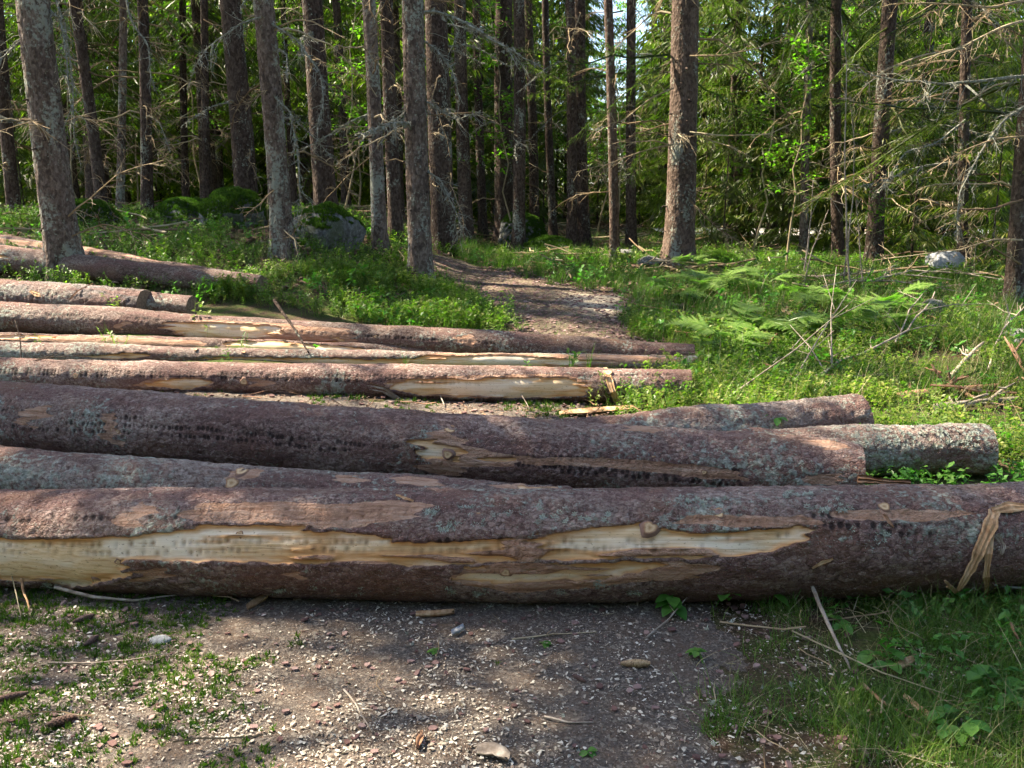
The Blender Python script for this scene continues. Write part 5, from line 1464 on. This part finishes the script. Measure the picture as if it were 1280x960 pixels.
def fern(px, py, label, s=1.0, nfr=6, seed=0):
    q = G(px, py); rs = np.random.RandomState(seed)
    root = thing('fern', label, 'fern', loc=on_ground(q[0], q[1]))
    for i in range(nfr):
        obj('frond', FR[rs.randint(3)], root, rot=(rs.randn()*.15, rs.randn()*.15-.1, i*6.28/nfr+rs.randn()*.3), scale=s*rs.uniform(.75, 1.2), loc=(rs.randn()*.03, rs.randn()*.03, rs.uniform(.08, .22)))
for i, (px, py, s, lab) in enumerate([
    (838, 382, 1.0, 'sunlit fern nearest the bright path spot'), (872, 375, 1.0, 'pale fern right of the fern at the path spot'), (905, 372, .9, 'fern behind, below the yellow moss cushion'), (960, 372, .95, 'shaded fern left of the bare forked stem'),
    (935, 428, 1.0, 'bright fern standing over the tip of the rear logs'), (985, 430, 1.0, 'spreading fern right of the bright log tip fern'), (900, 452, .9, 'low fern touching the rear log tips'), (1040, 425, .9, 'shaded fern below the tall pale stem'),
    (1100, 420, .8, 'small dark fern on the right slope'), (1130, 400, .9, 'fern left of the blue-grey pointed stone'), (868, 345, .9, 'shaded fern at the base of the thickest right trunk'), (1020, 392, .9, 'fern in half shade in front of the forked stem')]):
    fern(px, py, lab, s, 6 + i % 3, i)

# ================================================================== SMALL THINGS, NEAR
def cone(px, py, L, ang, label, mat, tiltz=0.05, gap=.0):
    q = G(px, py)
    mb = MB(); n_ = 15
    t = np.linspace(0, 1, n_)
    prof = np.sin(np.clip(t*.93+.06, 0, 1)*math.pi)**.55
    mb.tube(np.stack([L*(t-.5), 0*t, 0*t], 1), L*.115*prof, 10, a=.2)
    rows = 15
    for i in range(rows):
        u = .04+.92*i/rows; rr = L*.125*math.sin((u*.93+.06)*math.pi)**.55
        m = 9
        for j in range(m):
            a = (j+.5*(i % 2))*2*math.pi/m; c_, s_2 = math.cos(a), math.sin(a); w = rr*.42; l = L*.105; o = rr*(1.10+gap)
            e = np.array([0, -s_2, c_]); nrm = np.array([0, c_, s_2]); b = np.array([L*(u-.5), 0, 0])
            v = np.array([b+nrm*rr*.75-e*w, b+nrm*rr*.75+e*w, b+nrm*o+e*w*.8+np.array([l*.7, 0, 0]), b+nrm*(o+rr*.05)+np.array([l, 0, 0]), b+nrm*o-e*w*.8+np.array([l*.7, 0, 0]),
                          b+nrm*(o-rr*.10)+np.array([l*.75, 0, 0])])
            mb.add(v, [[0, 1, 2, 4], [2, 3, 4, 4], [2, 3, 5, 5], [3, 4, 5, 5]][:1], random.random())
            mb.add(v[[4, 2, 3]], [[0, 1, 2]], random.random()); mb.add(v[[2, 5, 3]], [[0, 1, 2]], .1); mb.add(v[[3, 5, 4]], [[0, 1, 2]], .1)
    me = mb.mesh('spruce_cone', M[mat], False)
    o = thing('spruce_cone', label, 'cone', loc=on_ground(q[0], q[1], L*.115+.012), me=me)
    o.rotation_euler = (.3, tiltz, ang)
M['cone_tan'] = leaf_mat('cone_scale_tan', [(.14, .085, .045), (.38, .26, .14), (.52, .39, .23)], .01, 1, .6)
M['cone_dark'] = leaf_mat('cone_scale_dark', [(.035, .02, .016), (.10, .055, .042), (.16, .10, .08)], .01, 1, .7)
cone(794, 838, .092, R(4), 'tan spruce cone lying on the bare soil right of centre', 'cone_tan')
cone(16, 880, .085, R(205), 'brown spruce cone at the left edge among moss', 'cone_dark')
cone(78, 912, .080, R(38), 'opened spruce cone with dark gaps at the lower left', 'cone_dark', gap=.35)
cone(115, 808, .070, R(80), 'dark spruce cone in the moss just below the front log', 'cone_dark')
cone(105, 780, .075, R(55), 'purplish spruce cone in the shade under the front log', 'cone_dark')
cone(724, 858, .055, R(130), 'small blackish cone half sunk in the soil', 'cone_dark')
me, v, f = rock_mesh((.036, .026, .014), 5, M['rock_mid'], 3)
q = G(201, 805); thing('stone', 'small pale grey stone in moss under the front log', 'rock', loc=on_ground(q[0], q[1], .012), me=me)

def stick(pix, r, label, mat='stick', lift=None, twigs=0, name='stick', grow=.2):
    pts = []
    for i, p in enumerate(pix):
        q = G(p[0], p[1]) if len(p) == 2 else P(*p)
        if len(p) == 2: q = np.array([q[0], q[1], float(gz(q[0], q[1]))+(lift[i] if lift else r*.8+.014)])
        pts.append(q)
    pts = np.array(pts); n_ = 6*(len(pts)-1)+1; t = np.linspace(0, len(pts)-1, n_)
    pp = np.stack([np.interp(t, np.arange(len(pts)), pts[:, a]) for a in range(3)], 1)-pts[0]
    Lg = np.linalg.norm(pp[-1]); pp += .012*Lg*np.stack([fbm(t*1.9+pix[0][0], 1, 0, 5, 2), fbm(t*1.9, 2+pix[0][1], 0, 6, 2), .4*fbm(t*1.9, 3, 0, 7, 2)], 1)
    mb = MB(); mb.tube(pp, r*(1-.6*t/t[-1])*(1+.2*fbm(t*4, 5, 0, 8, 2)), 8)
    rs = np.random.RandomState(int(pix[0][0]))
    for i in range(twigs):
        u = rs.randint(2, n_-1); dd = pp[u]-pp[u-1]; dd /= np.linalg.norm(dd); e = dd*.9+rs.randn(3)*.6; e[2] = abs(e[2])*.7; e /= np.linalg.norm(e); l = Lg*grow*(.3+.9*rs.rand())
        b = np.array([pp[u], pp[u]+e*l*.5+rs.randn(3)*.04*l, pp[u]+e*l]); mb.tube(b, [r*.45, r*.3, r*.12], 5)
        for z in range(2):
            e2 = e+rs.randn(3)*.6; e2 /= np.linalg.norm(e2); c0 = b[0]+(b[2]-b[0])*(.3+.5*rs.rand()); mb.tube(np.array([c0, c0+e2*l*.2, c0+e2*l*.38]), [r*.25, r*.18, r*.1], 4)
    thing(name, label, 'branch', loc=tuple(pts[0]), me=mb.mesh(name, M[mat]))
stick([(1013, 768), (1035, 805), (1048, 828), (1062, 850)], .0075, 'grey thin stick slanting through the grass, right foreground', 'stick', [.10, .06, .04, .03])
stick([(1076, 862), (1100, 885), (1125, 900), (1152, 915)], .006, 'reddish end of stick lying lower right in dry grass', 'stick_red')
stick([(880, 512), (950, 497), (1020, 482), (1080, 460), (1130, 440), (1166, 408)], .016, 'long pale dead branch reaching over the grass right of centre', 'stick', [.05, .06, .08, .12, .2, .34], 10, 'fallen_branch')
stick([(1118, 446), (1135, 418), (1155, 398)], .009, 'upright side shoot rising from the grass above the long pale branch', 'stick', [.12, .22, .30], 4, 'fallen_branch')
stick([(1185, 478), (1205, 465), (1226, 452)], .022, 'stout grey branch stub pointing up by the right edge', 'stick', [.02, .10, .16], 2, 'fallen_branch')
stick([(1230, 470), (1248, 435), (1282, 405)], .010, 'thin arching branch at the right edge above the brush', 'stick', [.05, .16, .22], 6, 'fallen_branch')
stick([(1120, 505), (1180, 495), (1240, 490), (1300, 478)], .05, 'rotten mossy branch lying among brush on the right', 'stick_red', [.03, .03, .03, .03], 8, 'fallen_branch', .3)
stick([(1160, 520), (1220, 512), (1290, 505)], .035, 'second rotten branch just below the mossy one on the right', 'stick', None, 8, 'fallen_branch', .3)
stick([(888, 502), (915, 478), (945, 440)], .008, 'straight tan stick leaning up left of the bright log tip', 'stick', [.03, .10, .20], 1)
stick([(800, 482), (815, 495), (838, 510)], .014, 'short barked stick at the end of the rear pile', 'stick_red', [.12, .05, .03])
stick([(955, 352), (1020, 358), (1100, 352), (1190, 360)], .016, 'long bare branch lying across the far right floor', 'stick', [.1, .12, .12, .1], 10, 'fallen_branch')
stick([(1010, 372), (1060, 364), (1120, 366), (1200, 376)], .014, 'second bare branch crossing the far right floor', 'stick', [.08, .12, .14, .1], 10, 'fallen_branch')
stick([(1085, 362), (1140, 352), (1210, 356), (1282, 366)], .016, 'bare branch lying before the pale bright stone', 'stick', [.1, .14, .14, .1], 10, 'fallen_branch')
stick([(990, 362), (1035, 372), (1075, 384)], .010, 'short twiggy branch by the thin pale stems', 'dead', [.08, .08, .04], 8, 'fallen_branch')
stick([(70, 752), (120, 757), (168, 757), (226, 752)], .007, 'grey splintered stick in shade under the front log', 'stick', [.05, .03, .02, .02])
stick([(640, 806), (690, 800), (745, 797)], .0035, 'thin twig on bare soil above the tan cone', 'dead', None, 3)
stick([(806, 806), (835, 785), (858, 768)], .004, 'grey twig leaning to the green seedling under the front log', 'stick', [.015, .03, .06], 1)
stick([(680, 906), (710, 911), (742, 914)], .004, 'pale twig on the soil below the tan cone', 'stick')
stick([(430, 870), (445, 890), (466, 925)], .0035, 'thin grey twig on the flake-strewn soil', 'stick', None, 1)
stick([(60, 838), (110, 838), (160, 834), (210, 824)], .0035, 'thin grey twig across the left moss', 'stick', None, 2)
stick([(1180, 745), (1230, 760), (1290, 765)], .008, 'lichened grey branch lying at the right foot of the front log', 'dead_lichen', [.09, .08, .08], 10, 'fallen_branch', .3)
stick([(1260, 800), (1272, 820), (1290, 850)], .005, 'thin reddish stalk at the right edge of the foreground', 'stick_red', [.06, .05, .03])
stick([(990, 800), (1100, 870), (1200, 890)], .003, 'long dry straw crossing the right foreground grass', 'grass_dry', [.03, .07, .03])
stick([(342, 375, 7.35), (362, 402, 7.2), (376, 425, 7.05), (386, 441, 6.95)], .014, 'dark bent dead branch across the upper rear log', 'trunk_dark', None, 0)
stick([(26, 470, 6.2), (27, 440, 6.4), (25, 420, 6.5), (18, 400, 6.6)], .006, 'dark bare twig standing before the rear pile at left', 'trunk_dark', None, 8)
stick([(26, 455, 6.2), (60, 447, 6.2), (110, 444, 6.2)], .005, 'dark thin twig lying along the rear logs at left', 'trunk_dark', None, 4)
stick([(535, 486), (548, 500), (556, 512)], .007, 'pale splinter below the rear pile left of centre', 'stick', [.14, .06, .02])
stick([(643, 496), (652, 506), (662, 516)], .005, 'pale straw-like splinter below the yellow scar', 'stick', [.1, .06, .02])
stick([(14, 730), (22, 760), (28, 778)], .003, 'thin straw hanging from the left end of the front log', 'grass_dry', [.13, .05, .02])
stick([(28, 732), (32, 755), (38, 770)], .006, 'tan bark shred hanging below the front log at left', 'wood_strip', [.13, .05, .02])

def strip_thing(pix, w, label, mat):
    pts = np.array([np.array(G(*p)) for p in pix]); pts[:, 2] = gz(pts[:, 0], pts[:, 1])+.02
    t = np.linspace(0, len(pts)-1, 14); pp = np.stack([np.interp(t, np.arange(len(pts)), pts[:, a]) for a in range(3)], 1)-pts[0]
    d = np.gradient(pp, axis=0); s = np.stack([-d[:, 1], d[:, 0], 0*t], 1); s /= np.linalg.norm(s, axis=1, keepdims=True)
    ww = w*np.sin(np.clip(t/t[-1]*.9+.07, 0, 1)*math.pi)**.5*(1+.3*fbm(t*2, 4, 0, 3, 2))
    cs = [(-1, .010), (-.4, 0), (.4, .002), (1, .014), (.4, -.003), (-.4, -.005)]
    v = np.stack([pp+s*(ww*a)[:, None]+np.array([0, 0, b]) for a, b in cs], 1).reshape(-1, 3)
    i = np.arange(13)[:, None]*6; j = np.arange(6)[None]; j2 = (j+1) % 6
    f = np.stack([i+j, i+j2, i+6+j2, i+6+j], -1).reshape(-1, 4)
    me = np_mesh('bark_piece', v, f, M[mat]); set_attr(me, 'rnd', RS.rand(len(v)))
    thing('bark_piece', label, 'bark', loc=tuple(pts[0]), me=me)
strip_thing([(700, 522), (760, 517), (820, 512)], .05, 'sunlit slab of bark on the ground behind the second row', 'wood_strip')
strip_thing([(1120, 845), (1132, 839), (1142, 834)], .012, 'pale wood chip in the right foreground grass', 'wood_strip')
strip_thing([(596, 952), (618, 950), (636, 958)], .022, 'curled pale bark piece at the bottom edge', 'stick')
strip_thing([(522, 945), (526, 935), (530, 930)], .010, 'small reddish bark chip near the bottom edge', 'stick_red')
strip_thing([(565, 800), (573, 797), (580, 792)], .008, 'small white wood chip on dark soil under the front log', 'rock_pale')
strip_thing([(310, 768), (330, 755), (345, 745)], .012, 'orange-brown bark shred in the shade below the front log', 'wood_strip')
strip_thing([(520, 778), (545, 776), (568, 773)], .008, 'tan sliver of wood lying in the log shadow', 'wood_strip')
strip_thing([(1128, 880), (1150, 898), (1170, 912)], .005, 'light wood sliver near the lower right', 'wood_strip')

# seedlings by the logs
def seedling(px, py, label, nl, ls, h, seed, lift=0.0, d=None):
    q = G(px, py) if d is None else P(px, py, d); rs = np.random.RandomState(seed)
    mb = MB(); lv = MB()
    for s in range(max(1, nl//3)):
        a = rs.rand()*6.28; e = np.array([math.cos(a)*.6*h, math.sin(a)*.6*h, h*(.6+.5*rs.rand())]); b = np.array([[0, 0, -.01], e*.5+np.array([0, 0, .1*h]), e]); mb.tube(b, [.0018, .0015, .001], 5)
        for k in range(3):
            aa = a+(k-1)*1.5+rs.randn()*.2; l = ls*(.8+.4*rs.rand()); dd = np.array([math.cos(aa), math.sin(aa), .15*rs.randn()]); sd = np.array([-math.sin(aa), math.cos(aa), 0])
            t = np.linspace(0, 1, 7); w = l*.34*np.sin(np.clip(t*.95+.03, 0, 1)*math.pi)**.8*(1+.12*np.sin(t*40))
            c0 = e+dd[None]*l*t[:, None]+np.array([0, 0, 1])*(-.25*l*t**2)[:, None]
            vs = np.stack([c0+sd*w[:, None]+np.array([0, 0, 1])*(w*.35)[:, None], c0, c0-sd*w[:, None]+np.array([0, 0, 1])*(w*.35)[:, None]], 1).reshape(-1, 3)
            i = np.arange(6)[:, None]*3; j = np.arange(2)[None]
            lv.add(vs, np.stack([i+j, i+j+1, i+j+4, i+j+3], -1).reshape(-1, 4))
    loc = on_ground(q[0], q[1]) if d is None else tuple(q)
    root = thing('seedling', label, 'plant', loc=loc)
    obj('stem', mb.mesh('stem', M['herb']), root); obj('leaves', lv.mesh('leaves', M['herb']), root, kind='stuff')
seedling(852, 768, 'green seedling with broad leaves at the front log, left of another', 12, .06, .07, 3)
seedling(893, 760, 'small leafy seedling just right of the broad-leaved one at the log', 6, .055, .07, 9)
seedling(962, 772, 'three-leaved seedling under the front log, right of centre', 6, .06, .06, 5)
seedling(1072, 728, 'light green sprig standing in front of the log near its right scar', 5, .05, .10, 7)
seedling(1040, 790, 'light green seedling by the top of the grey stick', 6, .045, .05, 11)
seedling(1100, 840, 'leafy seedling in the middle of the right foreground', 9, .05, .06, 13)
seedling(1240, 880, 'dark green broad-leaved plant in the lower right corner', 15, .055, .07, 15)
seedling(1190, 925, 'round-leaved plant near the lower right edge', 12, .05, .06, 17)
seedling(1270, 735, 'leafy sprig beside the front log at the right edge', 6, .06, .09, 19)
seedling(675, 812, 'pair of tiny green leaves on bare soil left of the tan cone', 3, .03, .02, 21)
seedling(548, 822, 'low green leaflets on the dark soil at centre', 5, .03, .015, 23)
seedling(730, 945, 'single light green leaf plant on the soil near the bottom edge', 3, .03, .02, 25)
seedling(880, 832, 'small green seedling at the edge of bare soil and grass', 6, .035, .04, 27)
seedling(965, 531, 'bright yellow-green sprig growing between second row and cross log', 6, .05, .06, 29, d=4.62)
for i, (px, py, lab) in enumerate([(1115, 595, 'green sprig in front of the lichen covered log end, leftmost'), (1150, 590, 'green sprig in front of the lichen covered log end, middle'), (1185, 598, 'green sprig in front of the lichen covered log end, right'), (1215, 585, 'green sprig beyond the right tip of the lichen covered log')]):
    seedling(px, py, lab, 12, .05, .11, 40+i)
